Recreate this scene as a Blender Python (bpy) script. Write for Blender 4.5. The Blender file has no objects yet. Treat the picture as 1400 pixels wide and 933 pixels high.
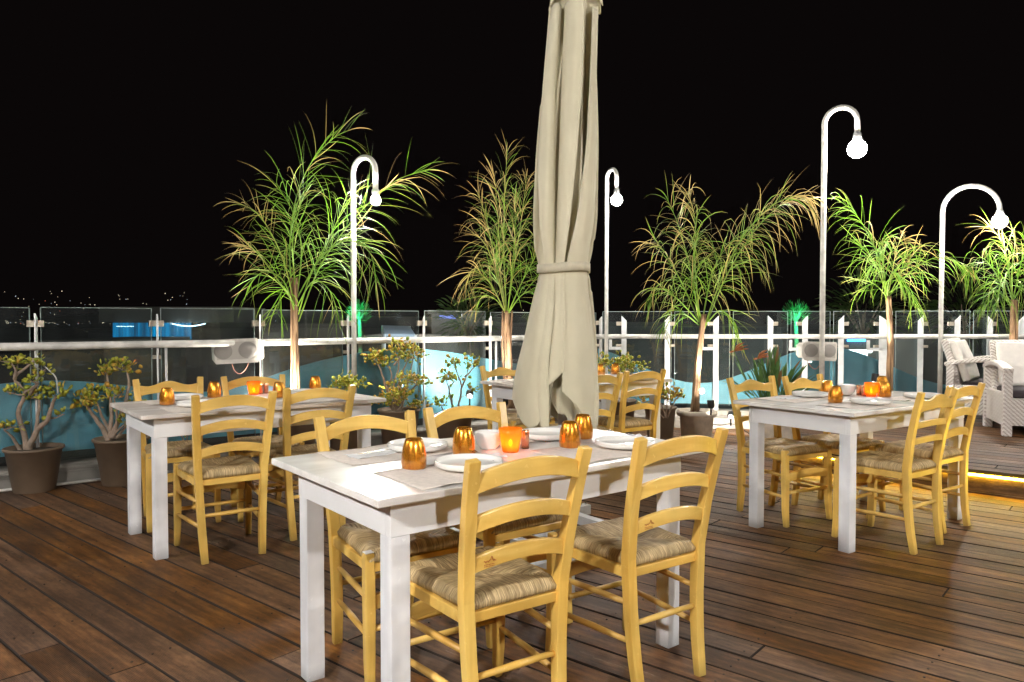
import bpy, bmesh, math, random
from mathutils import Vector, Matrix, noise
R = math.radians
random.seed(7)
scene = bpy.context.scene
C = scene.collection

# ------------------------------------------------------------------ camera
F_PX, PITCH, H_CAM = 1020.0, 0.026, 1.215
cam = bpy.data.cameras.new('camera'); camo = bpy.data.objects.new('camera', cam); C.objects.link(camo)
camo.location = (0, 0, H_CAM); camo.rotation_euler = (math.pi/2 - PITCH, 0, 0)
cam.sensor_width = 36; cam.lens = F_PX/1400*36; cam.clip_start = .05; cam.clip_end = 3000
scene.camera = camo

def ray(px, py):
    u = (px-700)/F_PX; v = (py-466.5)/F_PX
    return Vector((u, math.cos(PITCH)-v*math.sin(PITCH), -math.sin(PITCH)-v*math.cos(PITCH)))
def on_h(px, py, h=0.0):            # point of the plane z = h
    d = ray(px, py); t = (h-H_CAM)/d.z
    return Vector((0, 0, H_CAM)) + d*t
def at(px, py, y):                  # point at distance y in front
    d = ray(px, py); return Vector((0, 0, H_CAM)) + d*(y/d.y)

# ------------------------------------------------------------------ materials
def nmat(name):
    m = bpy.data.materials.new(name); m.use_nodes = True
    nt = m.node_tree; b = nt.nodes['Principled BSDF']
    return m, nt, b
def L(nt, a, b): nt.links.new(a, b)
def N(nt, t, **k):
    n = nt.nodes.new(t)
    for a, v in k.items(): setattr(n, a, v)
    return n
def simple(name, col, rough=.5, metal=0., var=0., scale=8., bump=0., spec=.5, bscale=None):
    m, nt, b = nmat(name)
    b.inputs['Roughness'].default_value = rough; b.inputs['Metallic'].default_value = metal
    b.inputs['Specular IOR Level'].default_value = spec
    b.inputs['Base Color'].default_value = (*col, 1)
    tc = N(nt, 'ShaderNodeTexCoord')
    if var:
        no = N(nt, 'ShaderNodeTexNoise'); no.inputs['Scale'].default_value = scale; no.inputs['Detail'].default_value = 6
        L(nt, tc.outputs['Object'], no.inputs['Vector'])
        cr = N(nt, 'ShaderNodeValToRGB')
        cr.color_ramp.elements[0].position = .3; cr.color_ramp.elements[1].position = .7
        cr.color_ramp.elements[0].color = (*[c*(1-var) for c in col], 1)
        cr.color_ramp.elements[1].color = (*[min(1, c*(1+var*.6)) for c in col], 1)
        L(nt, no.outputs['Fac'], cr.inputs['Fac']); L(nt, cr.outputs['Color'], b.inputs['Base Color'])
    if bump:
        n2 = N(nt, 'ShaderNodeTexNoise'); n2.inputs['Scale'].default_value = bscale or scale*6; n2.inputs['Detail'].default_value = 8
        L(nt, tc.outputs['Object'], n2.inputs['Vector'])
        bp = N(nt, 'ShaderNodeBump'); bp.inputs['Strength'].default_value = bump; bp.inputs['Distance'].default_value = .01
        L(nt, n2.outputs['Fac'], bp.inputs['Height']); L(nt, bp.outputs['Normal'], b.inputs['Normal'])
    return m
def emis(name, col, s):
    m, nt, b = nmat(name)
    b.inputs['Base Color'].default_value = (*[min(1, c) for c in col], 1)
    b.inputs['Emission Color'].default_value = (*col, 1); b.inputs['Emission Strength'].default_value = s
    return m

def wood_grain(name, c1, c2, axis, rough=.35, scale=18., bump=.08, coat=.0):
    m, nt, b = nmat(name)
    tc = N(nt, 'ShaderNodeTexCoord'); mp = N(nt, 'ShaderNodeMapping')
    sc = [1, 1, 1]; sc[axis] = .07
    mp.inputs['Scale'].default_value = sc
    oi = N(nt, 'ShaderNodeObjectInfo')
    ad = N(nt, 'ShaderNodeVectorMath', operation='ADD')
    mu = N(nt, 'ShaderNodeVectorMath', operation='SCALE'); mu.inputs[3].default_value = 11.
    cb = N(nt, 'ShaderNodeCombineXYZ')
    for i in range(3): L(nt, oi.outputs['Random'], cb.inputs[i])
    L(nt, cb.outputs[0], mu.inputs[0]); L(nt, tc.outputs['Object'], ad.inputs[0]); L(nt, mu.outputs[0], ad.inputs[1])
    L(nt, ad.outputs[0], mp.inputs['Vector'])
    no = N(nt, 'ShaderNodeTexNoise'); no.inputs['Scale'].default_value = scale; no.inputs['Detail'].default_value = 5; no.inputs['Distortion'].default_value = .6
    L(nt, mp.outputs[0], no.inputs['Vector'])
    cr = N(nt, 'ShaderNodeValToRGB'); cr.color_ramp.elements[0].position = .35; cr.color_ramp.elements[1].position = .65
    cr.color_ramp.elements[0].color = (*c1, 1); cr.color_ramp.elements[1].color = (*c2, 1)
    L(nt, no.outputs['Fac'], cr.inputs['Fac'])
    # slow tone drift and small scuffs
    n2 = N(nt, 'ShaderNodeTexNoise'); n2.inputs['Scale'].default_value = 5.; n2.inputs['Detail'].default_value = 3
    L(nt, ad.outputs[0], n2.inputs['Vector'])
    hs = N(nt, 'ShaderNodeHueSaturation')
    mr = N(nt, 'ShaderNodeMapRange'); mr.inputs[1].default_value = .3; mr.inputs[2].default_value = .7; mr.inputs[3].default_value = .80; mr.inputs[4].default_value = 1.14
    L(nt, n2.outputs['Fac'], mr.inputs[0])
    rv = N(nt, 'ShaderNodeMapRange'); rv.inputs[3].default_value = .90; rv.inputs[4].default_value = 1.06; L(nt, oi.outputs['Random'], rv.inputs[0])
    mm = N(nt, 'ShaderNodeMath', operation='MULTIPLY'); L(nt, mr.outputs[0], mm.inputs[0]); L(nt, rv.outputs[0], mm.inputs[1])
    # scuffed, dirty feet close to the floor
    sz = N(nt, 'ShaderNodeSeparateXYZ'); L(nt, tc.outputs['Object'], sz.inputs[0])
    az = N(nt, 'ShaderNodeMath', operation='ADD'); L(nt, sz.outputs[2], az.inputs[0])
    nz = N(nt, 'ShaderNodeMath', operation='MULTIPLY'); L(nt, n2.outputs['Fac'], nz.inputs[0]); nz.inputs[1].default_value = -.10; L(nt, nz.outputs[0], az.inputs[1])
    fz = N(nt, 'ShaderNodeMapRange'); fz.inputs[1].default_value = -.05; fz.inputs[2].default_value = .012; fz.inputs[3].default_value = .55 if axis == 2 else 1.; fz.inputs[4].default_value = 1.; L(nt, az.outputs[0], fz.inputs[0])
    m3_ = N(nt, 'ShaderNodeMath', operation='MULTIPLY'); L(nt, mm.outputs[0], m3_.inputs[0]); L(nt, fz.outputs[0], m3_.inputs[1])
    L(nt, m3_.outputs[0], hs.inputs['Value']); L(nt, cr.outputs['Color'], hs.inputs['Color'])
    n3 = N(nt, 'ShaderNodeTexNoise'); n3.inputs['Scale'].default_value = 60.; n3.inputs['Detail'].default_value = 4
    L(nt, ad.outputs[0], n3.inputs['Vector'])
    mr3 = N(nt, 'ShaderNodeMapRange'); mr3.inputs[1].default_value = .66; mr3.inputs[2].default_value = .72; mr3.inputs[3].default_value = 0; mr3.inputs[4].default_value = .35
    L(nt, n3.outputs['Fac'], mr3.inputs[0])
    mx = N(nt, 'ShaderNodeMix', data_type='RGBA'); L(nt, mr3.outputs[0], mx.inputs[0]); L(nt, hs.outputs[0], mx.inputs[6])
    mx.inputs[7].default_value = (min(1, c2[0]*1.15), min(1, c2[1]*1.25), min(1, c2[2]*1.7), 1)
    L(nt, mx.outputs[2], b.inputs['Base Color'])
    b.inputs['Roughness'].default_value = rough; b.inputs['Coat Weight'].default_value = coat; b.inputs['Coat Roughness'].default_value = .25
    bp = N(nt, 'ShaderNodeBump'); bp.inputs['Strength'].default_value = bump; bp.inputs['Distance'].default_value = .004
    L(nt, no.outputs['Fac'], bp.inputs['Height']); L(nt, bp.outputs['Normal'], b.inputs['Normal'])
    return m

M = {}
M['chair_v'] = wood_grain('yellow_varnished_wood', (.72, .43, .085), (.88, .60, .155), 2, rough=.38, coat=.25)
M['chair_h'] = wood_grain('yellow_varnished_rail', (.73, .44, .09), (.88, .60, .16), 0, rough=.38, coat=.25)
M['chair_y'] = wood_grain('yellow_varnished_stretcher', (.64, .36, .07), (.82, .54, .155), 1, rough=.4, coat=.25)
M['white'] = simple('white_painted_wood', (.84, .85, .87), .36, var=.07, scale=5, bump=.05, bscale=40)
M['whiteleg'] = wood_grain('white_painted_leg', (.76, .78, .82), (.86, .87, .90), 2, rough=.45, scale=12, bump=.15)
M['metal_white'] = simple('white_metal', (.64, .65, .66), .4, var=.1, scale=20)
M['pipe'] = simple('weathered_white_pipe', (.66, .64, .60), .45, var=.32, scale=9, bump=.1)
M['postmetal'] = simple('brushed_post', (.62, .62, .62), .4, metal=.3, var=.12, scale=12)
M['clamp'] = simple('clamp_metal', (.62, .55, .45), .3, metal=.8, var=.2, scale=40)
M['stone'] = simple('grey_stone', (.34, .31, .27), .8, var=.35, scale=7, bump=.35)
M['curb'] = simple('grey_painted_curb', (.24, .225, .20), .6, var=.25, scale=4, bump=.2)
M['pot_brown'] = simple('brown_plastic_pot', (.15, .105, .07), .55, var=.22, scale=6, bump=.05)
M['pot_stone'] = simple('beige_pot', (.60, .52, .43), .8, var=.2, scale=14, bump=.3)
M['soil'] = simple('potting_soil', (.05, .035, .02), .95, var=.5, scale=30, bump=.8)
M['porcelain'] = simple('white_porcelain', (.80, .79, .76), .12, spec=.6)
M['paper'] = simple('beige_paper', (.80, .72, .65), .85, var=.10, scale=60, bump=.15, bscale=200)
M['napkin'] = simple('white_napkin', (.82, .82, .82), .9, var=.03, scale=30, bump=.1)
M['steel'] = simple('cutlery_steel', (.55, .53, .5), .2, metal=1.)
M['copper'] = simple('copper', (.93, .50, .30), .22, metal=1., var=.1, scale=20)
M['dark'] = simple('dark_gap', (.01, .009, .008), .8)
M['edge'] = simple('grime_and_gap_shade', (.022, .013, .008), .9)  # board sides: grime, with the shade of the gaps put into the colour
M['rubber'] = simple('black_plastic', (.015, .015, .015), .5)
M['speaker'] = simple('off_white_plastic', (.60, .57, .52), .5, var=.1, scale=20)
M['cone'] = simple('grille_grey', (.28, .26, .24), .65, bump=.5, scale=60)
M['bark'] = wood_grain('palm_trunk_bark', (.11, .055, .025), (.36, .22, .12), 2, rough=.85, scale=45, bump=.9)
M['jadebark'] = simple('jade_branch', (.33, .25, .19), .8, var=.35, scale=25, bump=.6)
M['red'] = simple('red_print', (.35, .02, .01), .6)
M['candle'] = simple('wax', (.8, .75, .6), .5)
M['cloth_strap'] = simple('umbrella_strap', (.62, .57, .43), .85, var=.1, scale=30, bump=.2)

def foliage(name, c1, c2, dry, trans=.35, rough=.45):
    """two greens mixed by noise; the dry tone comes from a per-leaf 'dry' attribute"""
    m, nt, b = nmat(name)
    tc = N(nt, 'ShaderNodeTexCoord'); no = N(nt, 'ShaderNodeTexNoise'); no.inputs['Scale'].default_value = 9; no.inputs['Detail'].default_value = 4
    L(nt, tc.outputs['Object'], no.inputs['Vector'])
    cr = N(nt, 'ShaderNodeValToRGB'); cr.color_ramp.elements[0].position = .35; cr.color_ramp.elements[1].position = .65
    cr.color_ramp.elements[0].color = (*c1, 1); cr.color_ramp.elements[1].color = (*c2, 1)
    L(nt, no.outputs['Fac'], cr.inputs['Fac'])
    at_ = N(nt, 'ShaderNodeAttribute', attribute_name='dry')
    mx = N(nt, 'ShaderNodeMix', data_type='RGBA'); mx.inputs[7].default_value = (*dry, 1)
    L(nt, at_.outputs['Fac'], mx.inputs[0]); L(nt, cr.outputs['Color'], mx.inputs[6]); L(nt, mx.outputs[2], b.inputs['Base Color'])
    b.inputs['Roughness'].default_value = rough
    tr = N(nt, 'ShaderNodeBsdfTranslucent'); L(nt, mx.outputs[2], tr.inputs['Color'])
    ms = N(nt, 'ShaderNodeMixShader'); ms.inputs[0].default_value = trans
    out = nt.nodes['Material Output']
    L(nt, b.outputs[0], ms.inputs[1]); L(nt, tr.outputs[0], ms.inputs[2]); L(nt, ms.outputs[0], out.inputs['Surface'])
    return m
M['palm'] = foliage('palm_leaf', (.075, .20, .012), (.19, .38, .025), (.50, .35, .13))
M['jade'] = foliage('jade_leaf', (.16, .26, .025), (.56, .56, .07), (.62, .33, .06), trans=.15, rough=.35)
M['strel'] = foliage('strelitzia_leaf', (.05, .11, .03), (.10, .20, .06), (.22, .12, .05), trans=.15)
M['bush'] = foliage('far_bush', (.03, .06, .02), (.07, .11, .03), (.1, .08, .04), trans=.2)

def glass_pane(name='pane_glass', tint=(.90, .95, .95), dirt=.024, f0=.05):
    m, nt, b = nmat(name)
    nt.nodes.remove(b)
    tr = N(nt, 'ShaderNodeBsdfTransparent'); tr.inputs[0].default_value = (*tint, 1)
    gl = N(nt, 'ShaderNodeBsdfGlossy'); gl.inputs['Roughness'].default_value = .015
    fr = N(nt, 'ShaderNodeFresnel'); fr.inputs[0].default_value = 1.5
    m1 = N(nt, 'ShaderNodeMixShader'); L(nt, fr.outputs[0], m1.inputs[0]); L(nt, tr.outputs[0], m1.inputs[1]); L(nt, gl.outputs[0], m1.inputs[2])
    df = N(nt, 'ShaderNodeBsdfDiffuse'); df.inputs[0].default_value = (.45, .5, .5, 1)
    m2 = N(nt, 'ShaderNodeMixShader')
    tc = N(nt, 'ShaderNodeTexCoord'); no = N(nt, 'ShaderNodeTexNoise'); no.inputs['Scale'].default_value = 2.2; no.inputs['Detail'].default_value = 8
    mp = N(nt, 'ShaderNodeMapping'); mp.inputs['Scale'].default_value = (2, 2, .5)
    L(nt, tc.outputs['Object'], mp.inputs['Vector']); L(nt, mp.outputs[0], no.inputs['Vector'])
    mr = N(nt, 'ShaderNodeMapRange'); mr.inputs[1].default_value = .3; mr.inputs[2].default_value = .75; mr.inputs[3].default_value = dirt*.4; mr.inputs[4].default_value = dirt*1.8
    L(nt, no.outputs['Fac'], mr.inputs[0]); L(nt, mr.outputs[0], m2.inputs[0])
    L(nt, m1.outputs[0], m2.inputs[1]); L(nt, df.outputs[0], m2.inputs[2]); L(nt, m2.outputs[0], nt.nodes['Material Output'].inputs['Surface'])
    return m
M['pane'] = glass_pane()
M['pane_edge'] = simple('glass_edge', (.30, .36, .34), .3)

def amber(name, col, rough, tw, em=0.):
    m, nt, b = nmat(name)
    b.inputs['Base Color'].default_value = (*col, 1); b.inputs['Roughness'].default_value = rough
    b.inputs['Metallic'].default_value = .75; b.inputs['Coat Weight'].default_value = 1.; b.inputs['Coat Roughness'].default_value = .04
    tc = N(nt, 'ShaderNodeTexCoord'); wv = N(nt, 'ShaderNodeTexNoise'); wv.inputs['Scale'].default_value = 60; wv.inputs['Detail'].default_value = 3
    mp = N(nt, 'ShaderNodeMapping'); mp.inputs['Scale'].default_value = (1, 1, .15)
    L(nt, tc.outputs['Object'], mp.inputs['Vector']); L(nt, mp.outputs[0], wv.inputs['Vector'])
    cr = N(nt, 'ShaderNodeValToRGB'); cr.color_ramp.elements[0].position = .3; cr.color_ramp.elements[1].position = .7
    cr.color_ramp.elements[0].color = (col[0]*.6, col[1]*.5, col[2]*.5, 1); cr.color_ramp.elements[1].color = (min(1, col[0]*1.15), col[1]*1.25, col[2]*1.2, 1)
    L(nt, wv.outputs['Fac'], cr.inputs['Fac']); L(nt, cr.outputs['Color'], b.inputs['Base Color'])
    bp = N(nt, 'ShaderNodeBump'); bp.inputs['Strength'].default_value = .25; bp.inputs['Distance'].default_value = .004
    L(nt, wv.outputs['Fac'], bp.inputs['Height']); L(nt, bp.outputs['Normal'], b.inputs['Normal'])
    return m
M['amber'] = amber('amber_lustre_glass', (.80, .30, .025), .25, 0)
M['amber_dark'] = simple('amber_base', (.10, .03, .005), .2)
def candle_glass():
    m, nt, b = nmat('frosted_orange_glass')
    b.inputs['Base Color'].default_value = (.95, .42, .03, 1); b.inputs['Roughness'].default_value = .3
    b.inputs['Coat Weight'].default_value = .6; b.inputs['Coat Roughness'].default_value = .1
    tr = N(nt, 'ShaderNodeBsdfTranslucent'); tr.inputs[0].default_value = (1, .5, .05, 1)
    tp = N(nt, 'ShaderNodeBsdfTransparent'); tp.inputs[0].default_value = (1, .45, .06, 1)
    m1 = N(nt, 'ShaderNodeMixShader'); m1.inputs[0].default_value = .5
    m2 = N(nt, 'ShaderNodeMixShader'); m2.inputs[0].default_value = .38
    L(nt, b.outputs[0], m1.inputs[1]); L(nt, tr.outputs[0], m1.inputs[2]); L(nt, m1.outputs[0], m2.inputs[1]); L(nt, tp.outputs[0], m2.inputs[2])
    L(nt, m2.outputs[0], nt.nodes['Material Output'].inputs['Surface'])
    return m
M['candle_glass'] = candle_glass()
M['flame'] = emis('flame', (1, .62, .12), 30)
M['bulb'] = emis('lamp_globe', (1, .93, .82), 60)
M['led'] = emis('led_strip', (1, .66, .03), 20)
M['lens'] = emis('spot_lens', (1, .95, .85), 90)

def tabletop_mat():
    m = wood_grain('white_tabletop', (.82, .79, .76), (.90, .89, .87), 0, rough=.26, scale=9, bump=.03, coat=.25)
    return m
M['top'] = tabletop_mat()
M['top_old'] = wood_grain('worn_white_tabletop', (.60, .51, .45), (.82, .78, .74), 0, rough=.42, scale=14, bump=.25)

def rush_mat():
    m, nt, b = nmat('woven_rush')
    tc = N(nt, 'ShaderNodeTexCoord'); sp = N(nt, 'ShaderNodeSeparateXYZ'); L(nt, tc.outputs['Object'], sp.inputs[0])
    def math_(op, a, bb=None, va=None, vb=None):
        n = N(nt, 'ShaderNodeMath', operation=op)
        if a is not None: L(nt, a, n.inputs[0])
        elif va is not None: n.inputs[0].default_value = va
        if bb is not None: L(nt, bb, n.inputs[1])
        elif vb is not None: n.inputs[1].default_value = vb
        return n.outputs[0]
    x = sp.outputs[0]; y = math_('SUBTRACT', sp.outputs[1], None, vb=.19)
    ax = math_('ABSOLUTE', math_('DIVIDE', x, None, vb=.185)); ay = math_('ABSOLUTE', math_('DIVIDE', y, None, vb=.19))
    g = math_('GREATER_THAN', ax, ay)
    inv = math_('SUBTRACT', None, g, va=1.)
    u = math_('ADD', math_('MULTIPLY', y, g), math_('MULTIPLY', x, inv))
    v = math_('ADD', math_('MULTIPLY', x, g), math_('MULTIPLY', y, inv))
    cb = N(nt, 'ShaderNodeCombineXYZ')
    L(nt, math_('MULTIPLY', u, None, vb=330.), cb.inputs[0]); L(nt, math_('MULTIPLY', v, None, vb=22.), cb.inputs[1])
    L(nt, math_('MULTIPLY', sp.outputs[2], None, vb=12.), cb.inputs[2])
    oi = N(nt, 'ShaderNodeObjectInfo')
    no = N(nt, 'ShaderNodeTexNoise', noise_dimensions='4D'); no.inputs['Scale'].default_value = 1.; no.inputs['Detail'].default_value = 3
    L(nt, cb.outputs[0], no.inputs['Vector']); L(nt, math_('MULTIPLY', oi.outputs['Random'], None, vb=20.), no.inputs['W'])
    cr = N(nt, 'ShaderNodeValToRGB')
    e = cr.color_ramp.elements; e[0].position = .28; e[0].color = (.25, .165, .08, 1); e[1].position = .68; e[1].color = (.80, .63, .35, 1)
    n = e.new(.47); n.color = (.47, .34, .17, 1)
    L(nt, no.outputs['Fac'], cr.inputs['Fac'])
    # big darker and greener patches of the reed itself
    n2 = N(nt, 'ShaderNodeTexNoise', noise_dimensions='4D'); n2.inputs['Scale'].default_value = 11; n2.inputs['Detail'].default_value = 2
    L(nt, tc.outputs['Object'], n2.inputs['Vector']); L(nt, math_('MULTIPLY', oi.outputs['Random'], None, vb=31.), n2.inputs['W'])
    mr = N(nt, 'ShaderNodeMapRange'); mr.inputs[1].default_value = .52; mr.inputs[2].default_value = .68; mr.inputs[3].default_value = 0; mr.inputs[4].default_value = .6
    L(nt, n2.outputs['Fac'], mr.inputs[0])
    mx = N(nt, 'ShaderNodeMix', data_type='RGBA', blend_type='MULTIPLY'); L(nt, mr.outputs[0], mx.inputs[0]); L(nt, cr.outputs['Color'], mx.inputs[6]); mx.inputs[7].default_value = (.40, .40, .36, 1)
    L(nt, mx.outputs[2], b.inputs['Base Color']); b.inputs['Roughness'].default_value = .62
    bp = N(nt, 'ShaderNodeBump'); bp.inputs['Strength'].default_value = 1.; bp.inputs['Distance'].default_value = .005
    L(nt, no.outputs['Fac'], bp.inputs['Height']); L(nt, bp.outputs['Normal'], b.inputs['Normal'])
    return m
M['rush'] = rush_mat()

def deck_mat(name, ang):
    m, nt, b = nmat(name)
    tc = N(nt, 'ShaderNodeTexCoord'); mp = N(nt, 'ShaderNodeMapping'); mp.inputs['Rotation'].default_value = (0, 0, -ang)
    L(nt, tc.outputs['Object'], mp.inputs['Vector'])      # x runs along the boards
    at_ = N(nt, 'ShaderNodeAttribute', attribute_name='tint')
    def noise_(scale, sx, sy, detail=6, rough=.6):
        s = N(nt, 'ShaderNodeMapping'); s.inputs['Scale'].default_value = (sx, sy, 1); L(nt, mp.outputs[0], s.inputs['Vector'])
        off = N(nt, 'ShaderNodeVectorMath', operation='ADD'); sc = N(nt, 'ShaderNodeVectorMath', operation='SCALE'); sc.inputs[3].default_value = 9
        L(nt, at_.outputs['Vector'], sc.inputs[0]); L(nt, s.outputs[0], off.inputs[0]); L(nt, sc.outputs[0], off.inputs[1])
        n = N(nt, 'ShaderNodeTexNoise'); n.inputs['Scale'].default_value = scale; n.inputs['Detail'].default_value = detail; n.inputs['Roughness'].default_value = rough
        L(nt, off.outputs[0], n.inputs['Vector']); return n
    gr = noise_(30, .06, 1.)
    cr = N(nt, 'ShaderNodeValToRGB'); e = cr.color_ramp.elements
    e[0].position = .28; e[0].color = (.050, .025, .013, 1); e[1].position = .74; e[1].color = (.25, .135, .068, 1)
    n = e.new(.5); n.color = (.135, .068, .034, 1)
    L(nt, gr.outputs['Fac'], cr.inputs['Fac'])
    sp = N(nt, 'ShaderNodeSeparateColor'); L(nt, at_.outputs['Color'], sp.inputs[0])
    mr = N(nt, 'ShaderNodeMapRange'); mr.inputs[3].default_value = .72; mr.inputs[4].default_value = 1.30; L(nt, sp.outputs[0], mr.inputs[0])
    hs = N(nt, 'ShaderNodeHueSaturation'); L(nt, mr.outputs[0], hs.inputs['Value']); L(nt, cr.outputs['Color'], hs.inputs['Color'])
    mrs = N(nt, 'ShaderNodeMapRange'); mrs.inputs[3].default_value = .75; mrs.inputs[4].default_value = 1.12; L(nt, sp.outputs[1], mrs.inputs[0]); L(nt, mrs.outputs[0], hs.inputs['Saturation'])
    # worn grey blotches and pale scratches
    bl = N(nt, 'ShaderNodeTexNoise'); bl.inputs['Scale'].default_value = 1.5; bl.inputs['Detail'].default_value = 7; bl.inputs['Roughness'].default_value = .62
    L(nt, tc.outputs['Object'], bl.inputs['Vector'])
    m1 = N(nt, 'ShaderNodeMapRange'); m1.inputs[1].default_value = .45; m1.inputs[2].default_value = .68; m1.inputs[3].default_value = 0; m1.inputs[4].default_value = .55
    L(nt, bl.outputs['Fac'], m1.inputs[0])
    x1 = N(nt, 'ShaderNodeMix', data_type='RGBA'); L(nt, m1.outputs[0], x1.inputs[0]); L(nt, hs.outputs[0], x1.inputs[6]); x1.inputs[7].default_value = (.060, .036, .022, 1)
    s2 = noise_(14, .18, 1., 8, .75)
    m2 = N(nt, 'ShaderNodeMapRange'); m2.inputs[1].default_value = .63; m2.inputs[2].default_value = .70; m2.inputs[3].default_value = 0; m2.inputs[4].default_value = .6
    L(nt, s2.outputs['Fac'], m2.inputs[0])
    x2 = N(nt, 'ShaderNodeMix', data_type='RGBA'); L(nt, m2.outputs[0], x2.inputs[0]); L(nt, x1.outputs[2], x2.inputs[6]); x2.inputs[7].default_value = (.36, .27, .20, 1)
    s3 = noise_(7, .12, .8, 6, .7)
    m3 = N(nt, 'ShaderNodeMapRange'); m3.inputs[1].default_value = .6; m3.inputs[2].default_value = .70; m3.inputs[3].default_value = 0; m3.inputs[4].default_value = .7
    L(nt, s3.outputs['Fac'], m3.inputs[0])
    x3 = N(nt, 'ShaderNodeMix', data_type='RGBA'); L(nt, m3.outputs[0], x3.inputs[0]); L(nt, x2.outputs[2], x3.inputs[6]); x3.inputs[7].default_value = (.045, .028, .02, 1)
    s4 = noise_(55, .35, 1., 4, .7)
    m4 = N(nt, 'ShaderNodeMapRange'); m4.inputs[1].default_value = .3; m4.inputs[2].default_value = .7; m4.inputs[3].default_value = .62; m4.inputs[4].default_value = 1.35; L(nt, s4.outputs['Fac'], m4.inputs[0])
    s5 = noise_(5, .5, 1., 5, .65)
    m5 = N(nt, 'ShaderNodeMapRange'); m5.inputs[1].default_value = .35; m5.inputs[2].default_value = .65; m5.inputs[3].default_value = .68; m5.inputs[4].default_value = 1.28; L(nt, s5.outputs['Fac'], m5.inputs[0])
    m6 = N(nt, 'ShaderNodeMath', operation='MULTIPLY'); L(nt, m4.outputs[0], m6.inputs[0]); L(nt, m5.outputs[0], m6.inputs[1])
    h2 = N(nt, 'ShaderNodeHueSaturation'); h2.inputs['Saturation'].default_value = 1.12; L(nt, m6.outputs[0], h2.inputs['Value']); L(nt, x3.outputs[2], h2.inputs['Color'])
    L(nt, h2.outputs[0], b.inputs['Base Color']); b.inputs['Specular IOR Level'].default_value = .28
    rr = N(nt, 'ShaderNodeMapRange'); rr.inputs[3].default_value = .42; rr.inputs[4].default_value = .72; L(nt, bl.outputs['Fac'], rr.inputs[0]); L(nt, rr.outputs[0], b.inputs['Roughness'])
    # fine ribs milled along each board
    wv = N(nt, 'ShaderNodeTexWave', wave_type='BANDS', bands_direction='Y'); wv.inputs['Scale'].default_value = 55
    L(nt, mp.outputs[0], wv.inputs['Vector'])
    ad = N(nt, 'ShaderNodeMath', operation='ADD'); L(nt, gr.outputs['Fac'], ad.inputs[0])
    ml = N(nt, 'ShaderNodeMath', operation='MULTIPLY'); L(nt, wv.outputs['Fac'], ml.inputs[0]); ml.inputs[1].default_value = .35; L(nt, ml.outputs[0], ad.inputs[1])
    bp = N(nt, 'ShaderNodeBump'); bp.inputs['Strength'].default_value = .6; bp.inputs['Distance'].default_value = .005
    L(nt, ad.outputs[0], bp.inputs['Height']); L(nt, bp.outputs['Normal'], b.inputs['Normal'])
    return m
BD = Vector((-.762, .648, 0)); BN = Vector((.648, .762, 0))
BANG = math.atan2(BD.y, BD.x)
M['deck'] = deck_mat('deck_boards', BANG)

def weave_mat():
    m, nt, b = nmat('white_rattan')
    b.inputs['Roughness'].default_value = .5
    tc = N(nt, 'ShaderNodeTexCoord')
    ck = N(nt, 'ShaderNodeTexWave', wave_type='BANDS', bands_direction='Z'); ck.inputs['Scale'].default_value = 26
    c2 = N(nt, 'ShaderNodeTexWave', wave_type='BANDS', bands_direction='DIAGONAL'); c2.inputs['Scale'].default_value = 17
    L(nt, tc.outputs['Object'], ck.inputs['Vector']); L(nt, tc.outputs['Object'], c2.inputs['Vector'])
    ml = N(nt, 'ShaderNodeMath', operation='MULTIPLY'); L(nt, ck.outputs['Fac'], ml.inputs[0]); L(nt, c2.outputs['Fac'], ml.inputs[1])
    cr = N(nt, 'ShaderNodeValToRGB'); cr.color_ramp.elements[0].color = (.50, .43, .39, 1); cr.color_ramp.elements[1].color = (.88, .84, .80, 1); cr.color_ramp.elements[1].position = .42
    L(nt, ml.outputs[0], cr.inputs['Fac']); L(nt, cr.outputs['Color'], b.inputs['Base Color'])
    bp = N(nt, 'ShaderNodeBump'); bp.inputs['Strength'].default_value = .7; bp.inputs['Distance'].default_value = .01
    L(nt, ml.outputs[0], bp.inputs['Height']); L(nt, bp.outputs['Normal'], b.inputs['Normal'])
    return m
M['rattan'] = weave_mat()
M['cushion'] = simple('dark_cushion', (.05, .04, .045), .9, var=.2, scale=20)
M['cushion_light'] = simple('cream_cushion', (.80, .75, .70), .9, var=.08, scale=15, bump=.1)

def canvas_mat():
    m, nt, b = nmat('beige_canvas')
    tc = N(nt, 'ShaderNodeTexCoord'); no = N(nt, 'ShaderNodeTexNoise'); no.inputs['Scale'].default_value = 3; no.inputs['Detail'].default_value = 8
    L(nt, tc.outputs['Object'], no.inputs['Vector'])
    cr = N(nt, 'ShaderNodeValToRGB'); cr.color_ramp.elements[0].position = .3; cr.color_ramp.elements[1].position = .7
    cr.color_ramp.elements[0].color = (.60, .555, .40, 1); cr.color_ramp.elements[1].color = (.72, .67, .50, 1)
    L(nt, no.outputs['Fac'], cr.inputs['Fac']); L(nt, cr.outputs['Color'], b.inputs['Base Color']); b.inputs['Roughness'].default_value = .9
    b.inputs['Sheen Weight'].default_value = .2
    n2 = N(nt, 'ShaderNodeTexNoise'); n2.inputs['Scale'].default_value = 16; n2.inputs['Detail'].default_value = 6
    mp = N(nt, 'ShaderNodeMapping'); mp.inputs['Scale'].default_value = (1, 1, .25); L(nt, tc.outputs['Object'], mp.inputs['Vector']); L(nt, mp.outputs[0], n2.inputs['Vector'])
    bp = N(nt, 'ShaderNodeBump'); bp.inputs['Strength'].default_value = .35; bp.inputs['Distance'].default_value = .02
    L(nt, n2.outputs['Fac'], bp.inputs['Height']); L(nt, bp.outputs['Normal'], b.inputs['Normal'])
    return m
M['canvas'] = canvas_mat()
M['wave'] = simple('blue_wave_panel', (.15, .42, .54), .45, var=.22, scale=3.5, bump=.05)

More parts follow.
